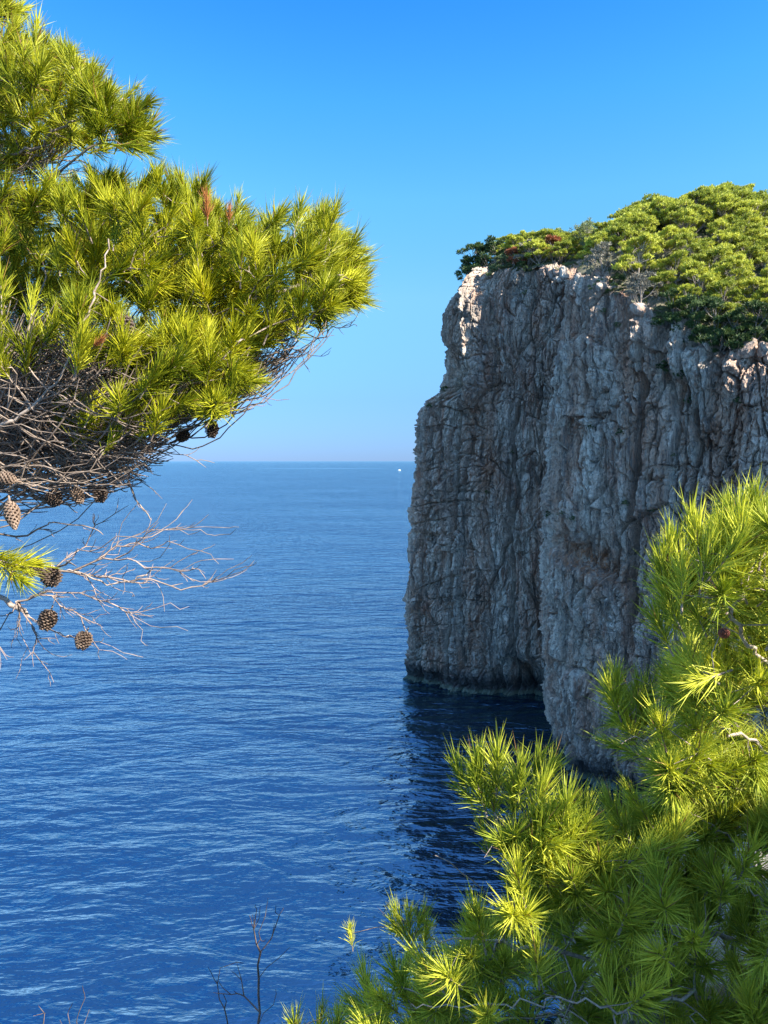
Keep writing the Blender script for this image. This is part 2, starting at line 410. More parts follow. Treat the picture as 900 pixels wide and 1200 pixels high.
    d += .7*np.exp(-((z+.6)/.9)**2)
    cave = np.exp(-((s-(sA+26.5))/4.6)**2)*(1-sstep(4.5, 9.5, z+1.2*fbm(s*.5, z*.2, seed=61, o=2))); d -= 5.2*cave
    hole = np.exp(-(((s-(sA+10.2))/.75)**2+((z-17)/1.5)**2)); d -= 1.8*hole
    # near buttress: undercut foot and the ledge with the rusty overhang
    nb = np.exp(-((s-sNose)/5.)**2)*(1-sstep(0, 12, z)); X += 2.6*nb
    lz = 31-.30*(s-sNose-6)+.6*fbm(s*.4, s*0, seed=71, o=2)
    lw = np.exp(-((s-(sNose+8))/6.0)**2)
    d += lw*(1.5*sstep(lz-9, lz-5.5, z)*(1-sstep(lz-1.2, lz+.3, z)) - 1.9*sstep(lz-.6, lz+.6, z)*(1-sstep(lz+1.5, lz+7, z)))
    stain = lw*np.exp(-((z-lz-.6)/2.4)**2)*1.3 + .75*np.exp(-((s-(sA+17.5))/1.5)**2)*np.exp(-((z-12)/7.)**2)
    stain += .8*np.exp(-((s-(sA+14))/3.2)**2)*np.exp(-((z-52)/9.)**2) + .7*np.exp(-((s-(sNose+24))/3)**2)*np.exp(-((z-49)/3.)**2)
    stain += .9*np.exp(-((s-(sA+19))/3.)**2)*np.exp(-((z-44)/5.)**2)
    fade = 1-.35*sstep(.97, 1, vv); d *= fade
    d -= 2.2*vv**3                                        # the brow leans back
    edge = np.minimum(1, np.minimum(s/6, (_arc[-1]-s)/6)); d *= edge
    X += NX*d; Y += NY*d
    # ---- cap rows: from the rim inward
    tt = np.linspace(0, 1, NT)[1:]
    inx = -(nx*.5+np.full_like(nx, -.88)*.5*1); iny = -(ny*.5+np.full_like(ny, -.47)*.5)
    L = np.hypot(inx, iny)+1e-6; inx /= L; iny /= L
    dist = (tt**1.4*7.5)[:, None]
    S2 = np.broadcast_to(ss, (NT-1, len(ss)))
    Xc = X[-1]+inx*dist; Yc = Y[-1]+iny*dist
    Zc = z[-1]+.28*dist+.5*fbm(Xc*.5, Yc*.5, seed=8)*np.minimum(1, dist/1.0) + facets(Xc/1.3, Yc/1.3, .7, .6, .3, .1, 81)*np.minimum(1, dist/.8) - np.maximum(0, dist-6.)*.9
    X = np.vstack([X, Xc]); Y = np.vstack([Y, Yc]); Z = np.vstack([z, Zc])
    stain = np.vstack([stain, np.zeros((NT-1, len(ss)))])
    R, C = X.shape
    V = np.stack([X, Y, Z], -1).reshape(-1, 3)
    i = np.arange(R*C).reshape(R, C)
    Q = np.stack([i[:-1, :-1], i[:-1, 1:], i[1:, 1:], i[1:, :-1]], -1).reshape(-1, 4)
    me = mesh_np('cliff', V, Q, M['rock'])
    a = me.attributes.new('stain', 'FLOAT', 'POINT'); a.data.foreach_set('value', np.clip(stain, 0, 1).astype(np.float32).ravel())
    tag(obj('cliff', me), kind='structure')
    return ss, X, Y, Z, NR
CL = build_cliff()

_w = np.interp(_arc, [sA-25, sA-8, sA+2, sA+8, sA+16, sA+27], [0, .9, 1, .75, .35, 0])*11.5
_path[:, 0] += _w; _path[:, 1] += _w*.25
_P2 = _path[:, :2]
def top_z(x, y):
    """height of the wooded ground behind the rim, and the distance from the rim"""
    x = np.atleast_1d(np.asarray(x, float)); y = np.atleast_1d(np.asarray(y, float))
    D = np.hypot(x[:, None]-_P2[None, ::2, 0]-0, y[:, None]-_P2[None, ::2, 1])
    j = D.argmin(1)*2; d = D.min(1)
    rz = _path[j, 2]
    # blend of nearby rim heights
    wgt = np.exp(-(D/(4+.5*d[:, None]))**2)+1e-9
    rz = (wgt*_path[None, ::2, 2]).sum(1)/wgt.sum(1)
    R = np.interp(y, [84, 96, 108, 125, 150], [6.5, 7.0, 8.2, 9.2, 6.2])
    z = rz-.6+R*(1-np.exp(-np.maximum(d-2, 0)/9.5))+.45*fbm(x*.25, y*.25, seed=91)
    return z, d
def inside(x, y):
    poly = np.vstack([_P2[::4], [[200, 20], [200, 260], [70, 260]]])
    x = np.atleast_1d(x); y = np.atleast_1d(y); c = np.zeros(x.shape, bool); n = len(poly)
    for i in range(n):
        x1, y1 = poly[i]; x2, y2 = poly[i-1]
        m = ((y1 > y) != (y2 > y)) & (x < (x2-x1)*(y-y1)/(y2-y1+1e-12)+x1); c ^= m
    return c
def build_top():
    gx = np.arange(4, 150, .9); gy = np.arange(22, 240, .9)
    x, y = np.meshgrid(gx, gy); z, d = top_z(x.ravel(), y.ravel())
    ins = inside(x.ravel(), y.ravel()) & (d > 2.0)
    i = np.arange(x.size).reshape(x.shape)
    Q = np.stack([i[:-1, :-1], i[:-1, 1:], i[1:, 1:], i[1:, :-1]], -1).reshape(-1, 4)
    Q = Q[ins[Q].all(1)]
    V = np.stack([x.ravel(), y.ravel(), z], -1)
    used = np.unique(Q); mp = np.zeros(len(V), int); mp[used] = np.arange(len(used))
    tag(obj('hilltop_ground', mesh_np('hilltop_ground', V[used], mp[Q], M['ground'], True)), kind='structure')
build_top()

# ------------------------------------------------------------------ near slope under the photographer
def near_z(x, y):
    # a ledge at the camera, a drop to the sea in front and to the left, a rocky bank on the right, out of view and raised to shade the low pine
    edge = 1.55+.9*np.clip(x, 0, 6)+.35*fbm(x*.6, y*.6, seed=101, o=2)
    fall = np.maximum(0, y-edge)
    z = -1.75-fall*(1.25-.0*x)
    rx = np.clip(x-.6, 0, 8)/8
    shelf = -4.4-.32*(y-5.5)+1.0*(x-2.2)*.55
    vis = sstep(.9, 1.9, x-.12*(y-5))*sstep(18, 9, y) if False else sstep(.9, 1.9, x-.12*(y-5))
    z = np.where(y > edge, np.maximum(z, np.where(vis > 0, shelf*vis+(1-vis)*(-60), -60)), z)
    z = z-np.maximum(0, y-9)*2.2
    shade_bank = sstep(1.9, 4.6, x)*sstep(4.5, 0, y)
    z = z+shade_bank*(3.90-.50*y)
    z = np.maximum(z, -48)
    left = sstep(-3.2, -6, x); z = z-left*12
    return z
def build_near():
    gx = np.concatenate([np.arange(-9, -1, .25), np.arange(-1, 7, .06), np.arange(7, 40, .6)])
    gy = np.concatenate([np.arange(-14, 0, .3), np.arange(0, 9.5, .06), np.arange(9.5, 40, .6)])
    x, y = np.meshgrid(gx, gy)
    z = near_z(x, y)
    r = .25*fbm(x*1.1, y*1.1, seed=103, o=4)+facets(x/.7, y/.7, .28, .3, .14, .1, 105)+facets(x/.23, y/.23, .07, .09, .05, .12, 107)
    z = z+r*.8
    V = np.stack([x, y, z+H], -1).reshape(-1, 3)
    V[:, 2] = np.maximum(V[:, 2], -3)
    i = np.arange(x.size).reshape(x.shape)
    Q = np.stack([i[:-1, :-1], i[:-1, 1:], i[1:, 1:], i[1:, :-1]], -1).reshape(-1, 4)
    tag(obj('rocky_ground', mesh_np('rocky_ground', V, Q, M['rock_near'])), kind='structure')
build_near()

# ------------------------------------------------------------------ tubes
def tube_arrays(pts, rad, sides=5):
    pts = np.asarray(pts, float); n = len(pts)
    rad = np.broadcast_to(rad, n)
    T = np.gradient(pts, axis=0); T /= np.linalg.norm(T, axis=1)[:, None]+1e-9
    ref = np.array([0, 0, 1.]) if abs(T[0, 2]) < .9 else np.array([1., 0, 0])
    A = np.cross(T, ref); A /= np.linalg.norm(A, axis=1)[:, None]+1e-9
    B = np.cross(T, A)
    a = np.arange(sides)*2*math.pi/sides
    V = pts[:, None]+rad[:, None, None]*(np.cos(a)[None, :, None]*A[:, None]+np.sin(a)[None, :, None]*B[:, None])
    V = V.reshape(-1, 3)
    i = (np.arange(n-1)*sides)[:, None]; k = np.arange(sides)[None]; k2 = (k+1) % sides
    return V, np.stack([i+k, i+k2, i+sides+k2, i+sides+k], -1).reshape(-1, 4)
class Bag:
    def __init__(s): s.V = []; s.Q = {}; s.n = 0
    def add(s, V, Q):
        Q = np.asarray(Q)
        s.V.append(V); s.Q.setdefault(Q.shape[1], []).append(Q+s.n); s.n += len(V)
    def mesh(s, name, mat, smooth=False):
        return mesh_np(name, np.vstack(s.V), [np.vstack(q) for q in s.Q.values()], mat, smooth)

# ------------------------------------------------------------------ needle tufts
def tuft_mesh(name, mat, n, L, shoot, a0, a1, seed, width=.00125):
    rg = np.random.RandomState(seed)
    V = []; Q = []; T = []
    c = 0
    for i in range(n):
        f = rg.rand()**.8
        base = np.array([rg.normal()*.002, rg.normal()*.002, shoot*f])
        ang = math.radians(a0+(a1-a0)*(1-f)**.8+rg.normal()*9); az = rg.rand()*2*math.pi
        ln = L*(.62+.5*rg.rand())
        d = np.array([math.sin(ang)*math.cos(az), math.sin(ang)*math.sin(az), math.cos(ang)])
        ax = np.cross(d, [0, 0, 1.]); ax /= np.linalg.norm(ax)+1e-9
        bend = np.array([rg.normal(), rg.normal(), rg.normal()+.5])*.15*ln
        mid = base+d*ln*.5+bend*.3; tip = base+d*ln+bend
        b1 = np.cross(d, rg.normal(size=3)); b1 /= np.linalg.norm(b1); b2 = np.cross(d, b1)
        for (p, w) in ((base, width*.8), (mid, width)):
            for k in range(3):
                aa = k*2.0944
                V.append(p+w*(math.cos(aa)*b1+math.sin(aa)*b2))
        V.append(tip)
        for k in range(3):
            k2 = (k+1) % 3
            Q.append((c+k, c+k2, c+3+k2, c+3+k)); T.append((c+3+k, c+3+k2, c+6))
        c += 7
    # the shoot itself
    tv, tq = tube_arrays([(0, 0, -.012), (0, 0, shoot*.5), (0, 0, shoot)], [.0026, .0024, .0018], 5)
    Q = np.vstack([np.array(Q), tq+c]); V = np.vstack([np.array(V), tv])
    midx = [0]*(len(Q)-len(tq))+[1]*len(tq)+[0]*len(T)
    return mesh_np(name, V, [Q, np.array(T)], None, mats=[mat, M['twig']], midx=midx)
def tuft_set(mat, tagname):
    r = []
    for i in range(5): r.append(tuft_mesh(tagname+'_brush', mat, 108, .080, .095, 12, 50, 100+i))
    for i in range(3): r.append(tuft_mesh(tagname+'_star', mat, 104, .078, .055, 18, 82, 200+i))
    for i in range(2): r.append(tuft_mesh(tagname+'_candle', mat, 66, .080, .11, 8, 30, 300+i))
    return r
TUFT_L = tuft_set(M['needle'], 'needle_tuft'); TUFT_R = tuft_set(M['needle_r'], 'needle_tuft')

# ------------------------------------------------------------------ cones
def cone_mesh(name, mat, ln, rad, opened, seed):
    rg = np.random.RandomState(seed); b = Bag()
    n = 96
    prof = lambda f: rad*max(.05, math.sin(math.pi*(.05+.92*f)**.78))**.8
    # core
    pts = [(0, 0, ln*f) for f in np.linspace(0, 1, 9)]
    v, q = tube_arrays(pts, [max(.0015, prof(f)*.72) for f in np.linspace(0, 1, 9)], 9); b.add(v, q)
    for i in range(n):
        f = (i+.5)/n; az = i*2.39996
        r = prof(f); zz = ln*f
        o = np.array([math.cos(az), math.sin(az), 0]); t = np.array([-math.sin(az), math.cos(az), 0]); up = np.array([0, 0, 1.])
        w = rad*.30*(.6+.5*math.sin(math.pi*f)); h = ln*.075
        tilt = opened*(.8+.3*rg.rand())
        tip = o*(r*.92+tilt*rad*.55)+up*(zz+h*(1.0-.2*tilt))
        out = o*(r*1.02+tilt*rad*.5)
        V = np.array([o*r*.55+up*(zz-h*.2)-t*w*.5, o*r*.55+up*(zz-h*.2)+t*w*.5,
                      out+up*(zz+h*.2)+t*w, tip+t*w*.3+up*h*.3, tip-t*w*.3+up*h*.3, out+up*(zz+h*.2)-t*w,
                      out*1.08+up*(zz+h*.55),
                      o*r*.55+up*(zz+h*.75)])
        T = np.array([(0,1,2),(0,2,5),(5,2,6),(2,3,6),(3,4,6),(4,5,6),(7,3,2),(7,2,1),(7,4,3),(7,5,4),(7,0,5)])
        b.add(V, T)
    v, q = tube_arrays([(0, 0, -.02), (0, 0, .004)], [.003, .004], 6); b.add(v, q)
    return b.mesh(name, mat)
CONES = [cone_mesh('pine_cone', M['cone'], .085, .026, .12, 1), cone_mesh('pine_cone', M['cone_dark'], .078, .025, 1.35, 2), cone_mesh('pine_cone', M['cone'], .075, .025, .95, 3)]
CONE_RED = cone_mesh('pine_cone', M['cone_red'], .040, .013, .15, 4)

# ------------------------------------------------------------------ foreground pine builder
def inpoly(x, y, poly):
    c = False; n = len(poly)
    for i in range(n):
        x1, y1 = poly[i]; x2, y2 = poly[i-1]
        if (y1 > y) != (y2 > y) and x < (x2-x1)*(y-y1)/(y2-y1)+x1: c = not c
    return c
class Pine:
    def __init__(s, name, base, label, cat, seed, tufts):
        s.root = empty(name, base); tag(s.root, label, cat); s.base = Vector(base)
        s.rg = random.Random(seed); s.nodes = []; s.par = []; s.len = []; s.kind = []; s.tufts = tufts; s.T = []; s.seed = seed; s.limbs = []; s.B = np.zeros((4096, 3)); s.BL = np.zeros(4096)
    def node(s, p, par, kind=0):
        s.nodes.append(np.array(p, float)); s.par.append(par); s.kind.append(kind)
        s.len.append(0 if par < 0 else s.len[par]+float(np.linalg.norm(s.nodes[-1]-s.nodes[par])))
        i = len(s.nodes)-1
        if i >= len(s.B): s.B = np.vstack([s.B, np.zeros_like(s.B)]); s.BL = np.concatenate([s.BL, np.zeros_like(s.BL)])
        s.B[i] = s.nodes[i]; s.BL[i] = s.len[i]; return i
    def limb(s, pts, par=-1, wob=.02):
        """a hand-laid limb: list of world points; returns the node ids"""
        cr = catmull([tuple(p) for p in pts], 8); ids = []
        for i, p in enumerate(cr):
            q = p+np.array([s.rg.gauss(0, 1), s.rg.gauss(0, 1), s.rg.gauss(0, 1)])*wob*.3 if i else p
            par = s.node(q, par, 1); ids.append(par)
        s.limbs.append(ids); return ids
    def reach(s, target, kind=0, wob=.012, step=.05, pen=.32, sag=.0, maxr=9):
        """grow a twig from the best existing node to the target"""
        A = s.B[:len(s.nodes)]; t = np.array(target, float)
        d = np.linalg.norm(A-t, axis=1)
        cost = d+pen*s.BL[:len(A)]*.5
        j = int(cost.argmin()); D = d[j]
        if D < .01: return j
        n = max(2, int(D/step)); p0 = A[j]
        side = np.cross(t-p0, [s.rg.gauss(0, 1), s.rg.gauss(0, 1), s.rg.gauss(0, 1)]); side /= np.linalg.norm(side)+1e-9
        bow = s.rg.uniform(.05, .16)*D; par = j
        for i in range(1, n+1):
            f = i/n; q = p0+(t-p0)*f+side*bow*math.sin(math.pi*f)+np.array([0, 0, -sag*math.sin(math.pi*f)*D])
            if i < n: q = q+np.array([s.rg.gauss(0, 1), s.rg.gauss(0, 1), s.rg.gauss(0, 1)])*wob*.5
            par = s.node(q, par, kind)
        return par
    def strand(s, target, kind=0):
        """a long thin twig sweeping in from farther left"""
        A = s.B[:len(s.nodes)]; t = np.array(target, float); D = t-A
        L = np.linalg.norm(D, axis=1)
        m = np.where((L > .15) & (L < .55) & (D[:, 0] > .45*L) & (np.abs(D[:, 1]) < .7*L))[0]
        if not len(m): return s.reach(target, kind, pen=.16)
        j = int(m[s.rg.randrange(len(m))]); D = L[j]; p0 = A[j]; n = max(3, int(D/.05)); par = j
        bow = np.array([0, s.rg.gauss(0, .05), -s.rg.uniform(.05, .2)])*D
        for i in range(1, n+1):
            f = i/n; par = s.node(p0+(t-p0)*f+bow*math.sin(math.pi*f)+np.array([s.rg.gauss(0, 1), s.rg.gauss(0, 1), s.rg.gauss(0, 1)])*.005, par, kind)
        if s.rg.random() < .7:      # a fork near the end
            q = s.par[s.par[par]]; dr = s.nodes[par]-s.nodes[q]; v = dr/np.linalg.norm(dr)+np.array([0, s.rg.gauss(0, .3), s.rg.choice((-.6, .7))]); v /= np.linalg.norm(v)
            k = q
            for i in range(3): k = s.node(s.nodes[k]+v*s.rg.uniform(.015, .03)+np.array([0, 0, .004*i]), k, kind)
        return par
    def region(s, poly, n, y0, y1, up=.5, out=(0, 0, 0), scale=(.85, 1.15), kinds=None, ybias=1.0, mind=0):
        xs = [p[0] for p in poly]; ys = [p[1] for p in poly]; c = 0; res = []
        tries = 0
        while c < n and tries < n*60:
            tries += 1
            x = s.rg.uniform(min(xs), max(xs)); y = s.rg.uniform(min(ys), max(ys))
            if not inpoly(x, y, poly): continue
            Y = y0+(y1-y0)*s.rg.random()**ybias
            p = P(x, y, Y)
            if mind and any((p-q).length < mind for q in res): continue
            res.append(p); s.T.append((p, up, out, s.rg.uniform(*scale), s.rg.choice(kinds) if kinds else s.rg.randrange(len(s.tufts)), None)); c += 1
    def tuft(s, px, py, Y, d, sc=1., k=0):
        s.T.append((P(px, py, Y), 0, (0, 0, 0), sc, k, Vector(d)))
    def finish(s, root_r=.0021, twig_mat='twig', bark='bark', max_parts=300, pw=.42, limb_scale=1.0):
        A0 = s.B[:len(s.nodes):3].copy(); order = sorted(range(len(s.T)), key=lambda i: np.linalg.norm(A0-np.array(s.T[i][0]), axis=1).min())
        placed = []
        for i in order:
            p, up, out, sc, k, dr = s.T[i]
            # the twig ends a shoot's length before the tuft centre
            j = s.reach(p-Vector((0, 0, .02)))
            q = s.par[j]; q2 = s.par[q] if q >= 0 and s.par[q] >= 0 else q
            tw = s.nodes[j]-s.nodes[q2] if q2 >= 0 else np.array([0, 0, 1.])
            tw = Vector(tw).normalized() if np.linalg.norm(tw) > 1e-6 else Vector((0, 0, 1))
            if dr is None:
                d = tw*.7+Vector((0, 0, up))+Vector(out)+Vector((s.rg.gauss(0, 1), s.rg.gauss(0, 1), s.rg.gauss(0, 1)))*.28
            else: d = dr
            if d.length < 1e-3: d = Vector((0, 0, 1))
            dn = d.normalized(); placed.append((Vector(s.nodes[j])-dn*(.05 if dr is None else .085)*sc, dn, sc, k))
        n = len(s.nodes); ch = [[] for _ in range(n)]
        for i, p in enumerate(s.par):
            if p >= 0: ch[p].append(i)
        desc = np.ones(n)
        for i in range(n-1, -1, -1):
            if s.par[i] >= 0 and not ch[i]: pass
        leafc = np.zeros(n)
        for i in range(n-1, -1, -1):
            if not ch[i]: leafc[i] = 1
            if s.par[i] >= 0: leafc[s.par[i]] += leafc[i]
        rad = root_r*np.maximum(leafc, 1)**pw
        B = np.array(s.base)
        # hand-laid limbs as separate parts
        used = set()
        for ids in s.limbs:
            par = s.par[ids[0]]
            pts = [s.nodes[i] for i in ids]; rr = [rad[i]*limb_scale for i in ids]
            if par >= 0: pts = [s.nodes[par]]+pts; rr = [rr[0]]+rr
            v, q = tube_arrays(np.array(pts)-B, np.array(rr), 8)
            nn = fbm(v[:, 0]*45, v[:, 1]*45, v[:, 2]*20, seed=3, o=2)
            b = Bag(); b.add(v+nn[:, None]*.0022*np.minimum(1, np.array(rr).mean()/.008), q)
            obj('trunk' if (ids is s.limbs[0]) else 'limb', b.mesh('limb', M[bark], True), s.root)
            used.update(ids)
        # twigs: chains of nodes
        live = Bag(); deadb = Bag()
        starts = [i for i in range(n) if i not in used and (s.par[i] in used or (s.par[i] >= 0 and ch[s.par[i]][0] != i))]
        for st in starts:
            chain = [s.par[st], st]; k = st
            while ch[k]:
                k = ch[k][0]
                if k in used: break
                chain.append(k)
            pts = np.array([s.nodes[c] for c in chain]); rr = np.array([min(rad[c], rad[st]*1.05) for c in chain])
            rr[-1] *= .6
            if s.kind[st] == 2: rr = np.minimum(rr*.62, .0042)
            v, q = tube_arrays(pts-B, rr, 5 if rr[0] > .005 else 3)
            (deadb if s.kind[st] == 2 else live).add(v, q)
        if live.n: tag(obj('twig', live.mesh('twig', M[twig_mat], True), s.root), kind='stuff')
        if deadb.n: tag(obj('dead_twig', deadb.mesh('dead_twig', M['dead'], True), s.root), kind='stuff')
        # tufts: nearest to the camera are parts, the others joined
        placed.sort(key=lambda a: (a[0]-cam.location).length if -80 < proj(a[0])[0] < 980 and -80 < proj(a[0])[1] < 1280 else 99)
        rest = {}
        for i, (p, d, sc, k) in enumerate(placed):
            q = d.to_track_quat('Z', 'Y') @ Quaternion((0, 0, 1), s.rg.uniform(0, 6.28))
            if i < max_parts:
                o = bpy.data.objects.new('needle_tuft', s.tufts[k]); o.rotation_mode = 'QUATERNION'; o.rotation_quaternion = q
                o.location = p-s.base; o.scale = (sc,)*3; link(o, s.root)
            else:
                Mx = Matrix.Translation(p-s.base) @ q.to_matrix().to_4x4() @ Matrix.Scale(sc, 4)
                rest.setdefault(k, []).append(np.array(Mx))
        if rest:
            Vs = []; L3 = []; L4 = []; base = 0
            for k, ms in rest.items():
                me = s.tufts[k]; nv = len(me.vertices); co = np.empty(nv*3, np.float32); me.vertices.foreach_get('co', co); co = co.reshape(-1, 3)
                lt = np.empty(len(me.polygons), np.int32); me.polygons.foreach_get('loop_total', lt)
                li = np.empty(len(me.loops), np.int32); me.loops.foreach_get('vertex_index', li)
                n4 = int((lt == 4).sum()); q4 = li[:n4*4].reshape(-1, 4); q3 = li[n4*4:].reshape(-1, 3)
                for mx in ms:
                    Vs.append(co @ mx[:3, :3].T+mx[:3, 3]); L4.append(q4+base); L3.append(q3+base); base += nv
            tag(obj('needles', mesh_np('needles', np.vstack(Vs), [np.vstack(L4), np.vstack(L3)], s.tufts[0].materials[0]), s.root), kind='stuff')
    def cone(s, px, py, Y, d, k=0, sc=1., label=None, mesh=None):
        p = P(px, py, Y)
        d = Vector(d).normalized()
        c0 = p-d*.04*sc
        j = s.reach(c0-d*.02, kind=0, wob=.006)
        o = bpy.data.objects.new('pine_cone', mesh or CONES[k]); o.rotation_mode = 'QUATERNION'
        o.rotation_quaternion = d.to_track_quat('Z', 'Y'); o.location = c0-s.base; o.scale = (sc*.92*s.rg.uniform(.88, 1.02), sc*.88*s.rg.uniform(.9, 1.1), sc*s.rg.uniform(.85, 1.12)); link(o, s.root)
        if label: o['label'] = label
    def dead_spray(s, start, tips, Y0, Y1, ln=.09, extra=0, kd=2):
        """a fan of leafless twigs; all tips grow out of the hub at `start`"""
        if start is None: hub = None; lo = 0
        else: hub = s.reach(P(*start)); lo = hub
        tl = list(tips)
        for _ in range(extra):
            x, y = s.rg.choice(tips); f = s.rg.uniform(.45, 1.0)
            if start: x = start[0]+(x-start[0])*f; y = start[1]+(y-start[1])*f
            tl.append((x+s.rg.gauss(0, 14), y+s.rg.gauss(0, 12)))
        tl.sort(key=lambda p: math.hypot(p[0]-start[0], p[1]-start[1]) if start else 0)
        for (x, y) in tl:
            t = np.array(P(x, y, s.rg.uniform(Y0, Y1))); A = s.B[lo:len(s.nodes)]
            D = np.linalg.norm(A-t, axis=1); cost = D+.62*(s.BL[lo:len(s.nodes)]-(s.len[lo] if start else 0))
            if start: cost = cost+np.where(D < .035, .2, 0)
            j = lo+int(cost.argmin()); D = D[j-lo]; n = max(2, int(D/.035)); p0 = s.nodes[j]; par = j
            side = np.cross(t-p0, [s.rg.gauss(0, 1), s.rg.gauss(0, 1), s.rg.gauss(0, 1)]); side /= np.linalg.norm(side)+1e-9
            for i in range(1, n+1):
                f = i/n
                par = s.node(p0+(t-p0)*f+side*D*.10*math.sin(math.pi*f)+np.array([0, 0, -.06*D*math.sin(math.pi*f)])+np.array([s.rg.gauss(0, 1), s.rg.gauss(0, 1), s.rg.gauss(0, 1)])*.0035, par, kd)
            k = par; n = 0
            while s.par[k] >= 0 and s.kind[k] == kd and n < 7:
                if s.rg.random() < .30:
                    dr = s.nodes[k]-s.nodes[s.par[k]]; dr = dr/(np.linalg.norm(dr)+1e-9)
                    sd = np.array([s.rg.gauss(0, 1), s.rg.gauss(0, .6), s.rg.gauss(.2, 1)]); sd /= np.linalg.norm(sd)
                    l = ln*s.rg.uniform(.3, 1.1); q = k; v = dr*.8+sd*.5; v /= np.linalg.norm(v)
                    for m in range(3):
                        q = s.node(s.nodes[q]+v*l/3+np.array([s.rg.gauss(0, 1), s.rg.gauss(0, 1), s.rg.gauss(0, 1)])*.003, q, kd); v = v+np.array([0, 0, .12]); v /= np.linalg.norm(v)
                k = s.par[k]; n += 1

# ---- left pine
def left_pine():
    t = Pine('pine_tree', (-2.9, 2.3, H-2.3), 'large sunlit pine at the left edge with grey twigs and hanging cones', 'pine tree', 5, TUFT_L)
    base = Vector((-2.9, 2.3, H-2.3))
    trunk = t.limb([base, (-2.75, 2.35, H-1.4), (-2.6, 2.45, H-.5), (-2.45, 2.6, H+.4), (-2.2, 2.7, H+1.2), (-2.0, 2.75, H+2.1)])
    def near(z): return min(trunk, key=lambda i: abs(t.nodes[i][2]-z))
    def L(pts, z, par=None): return t.limb([P(*p) for p in pts], near(H+z) if par is None else par)
    L([(-260,560,2.5),(-60,600,2.4),(30,580,2.35),(110,555,2.35),(190,520,2.4),(260,470,2.5)], -.2)
    L([(-250,520,2.6),(-80,480,2.6),(60,450,2.6),(140,410,2.65),(230,370,2.7),(320,345,2.8),(370,330,2.85)], .1)
    L([(-240,480,2.3),(-60,510,2.25),(20,490,2.2),(70,440,2.2),(110,350,2.2),(130,280,2.25)], .15)
    L([(-200,380,2.8),(-40,300,2.8),(60,270,2.8),(150,270,2.85),(240,280,2.9),(320,270,2.95)], .6)
    L([(-200,300,2.7),(-60,210,2.7),(30,175,2.65),(90,140,2.65),(140,120,2.7)], .9)
    L([(-180,180,2.9),(-60,110,2.9),(20,70,2.9)], 1.3)
    L([(-230,600,2.45),(-120,640,2.4),(-30,650,2.35),(40,672,2.3),(80,668,2.3),(130,685,2.3),(175,670,2.3)], -.5)
    L([(-230,640,2.6),(-90,690,2.6),(0,700,2.55),(50,735,2.5),(95,748,2.5)], -.6)
    # crown: (polygon in the photo, number, distance range)
    up_cl = [(-60,30),(20,30),(70,50),(95,75),(130,100),(170,115),(175,155),(130,175),(70,165),(30,190),(-60,190)]
    t.region(up_cl, 190, 2.45, 3.2, .45, (.25,-.1,0), mind=.04)
    t.region([(-60,0),(10,-10),(22,8),(0,25),(-60,30)], 12, 2.6, 3.0, .4, (.2,0,0))
    t.region([(-330,-80),(-60,0),(-60,330),(-330,400)], 150, 2.6, 3.5, .45, (0,-.1,0))
    t.region([(150,90),(178,140),(160,165),(120,120)], 12, 2.5, 2.8, .45, (.6,0,.1))
    main = [(-60,215),(60,225),(120,205),(165,205),(205,225),(245,240),(290,250),(345,245),(385,262),(410,305),(425,335),(390,365),(345,380),(310,400),(250,395),(225,380),(170,350),(120,330),(60,340),(-60,350)]
    t.region(main, 560, 2.35, 3.3, .5, (.28,-.15,0), mind=.028)
    t.region([(360,245),(412,290),(425,335),(400,360),(360,330)], 60, 2.5, 3.1, .35, (.6,-.05,.05))
    t.region([(200,215),(260,225),(270,250),(215,250)], 12, 2.6, 3.0, .7, (0,0,.2))
    t.region([(110,400),(200,380),(300,395),(300,440),(240,490),(190,495),(130,470)], 85, 2.15, 2.7, .6, (.25,-.25,.05))
    t.region([(180,400),(240,385),(300,400),(285,440),(240,470),(190,470),(170,440)], 60, 2.3, 2.8, .5, (.3,-.2,0))
    t.region([(60,480),(80,470),(120,490),(130,515),(90,520)], 7, 2.15, 2.35, 1.0, (.1,-.1,.3), kinds=[8,9,0,1])
    t.region([(140,440),(170,450),(175,500),(150,510)], 7, 2.2, 2.4, .9, (.1,-.1,.2), kinds=[8,9,0,1])
    t.region([(60,360),(140,345),(130,400),(70,410)], 10, 2.2, 2.5, .6, (.1,-.2,.2))
    t.region([(-60,632),(10,630),(30,645),(20,665),(-60,668)], 11, 2.1, 2.3, .1, (.8,0,.1))
    t.region([(-60,330),(130,330),(190,400),(150,470),(90,530),(-60,540)], 230, 2.95, 3.8, .4, (.1,0,0), kinds=[5,6,7,0])
    t.region([(-20,330),(130,330),(150,420),(110,480),(-20,420)], 24, 2.1, 2.3, .7, (.3,-.2,.2), kinds=[0,1,8,9])
    # bare grey wood inside the lower crown
    for (poly, n, y0, y1) in (([(-40,350),(120,345),(190,400),(215,470),(180,520),(110,555),(-40,600)], 900, 2.15, 3.2),
                              ([(170,380),(300,400),(345,420),(315,465),(220,500),(160,500)], 200, 2.3, 2.9),
                              ([(120,520),(190,480),(215,530),(170,565),(110,590),(60,590)], 260, 2.2, 2.7),
                              ([(-40,150),(100,160),(110,200),(-40,215)], 120, 2.6, 3.1),
                              ([(300,390),(400,385),(420,370),(330,430),(295,425)], 60, 2.5, 3.0)):
        c = 0; xs = [p[0] for p in poly]; ys = [p[1] for p in poly]
        while c < n:
            x = t.rg.uniform(min(xs), max(xs)); y = t.rg.uniform(min(ys), max(ys))
            if inpoly(x, y, poly):
                t.strand(P(x, y, t.rg.uniform(y0, y1))); c += 1
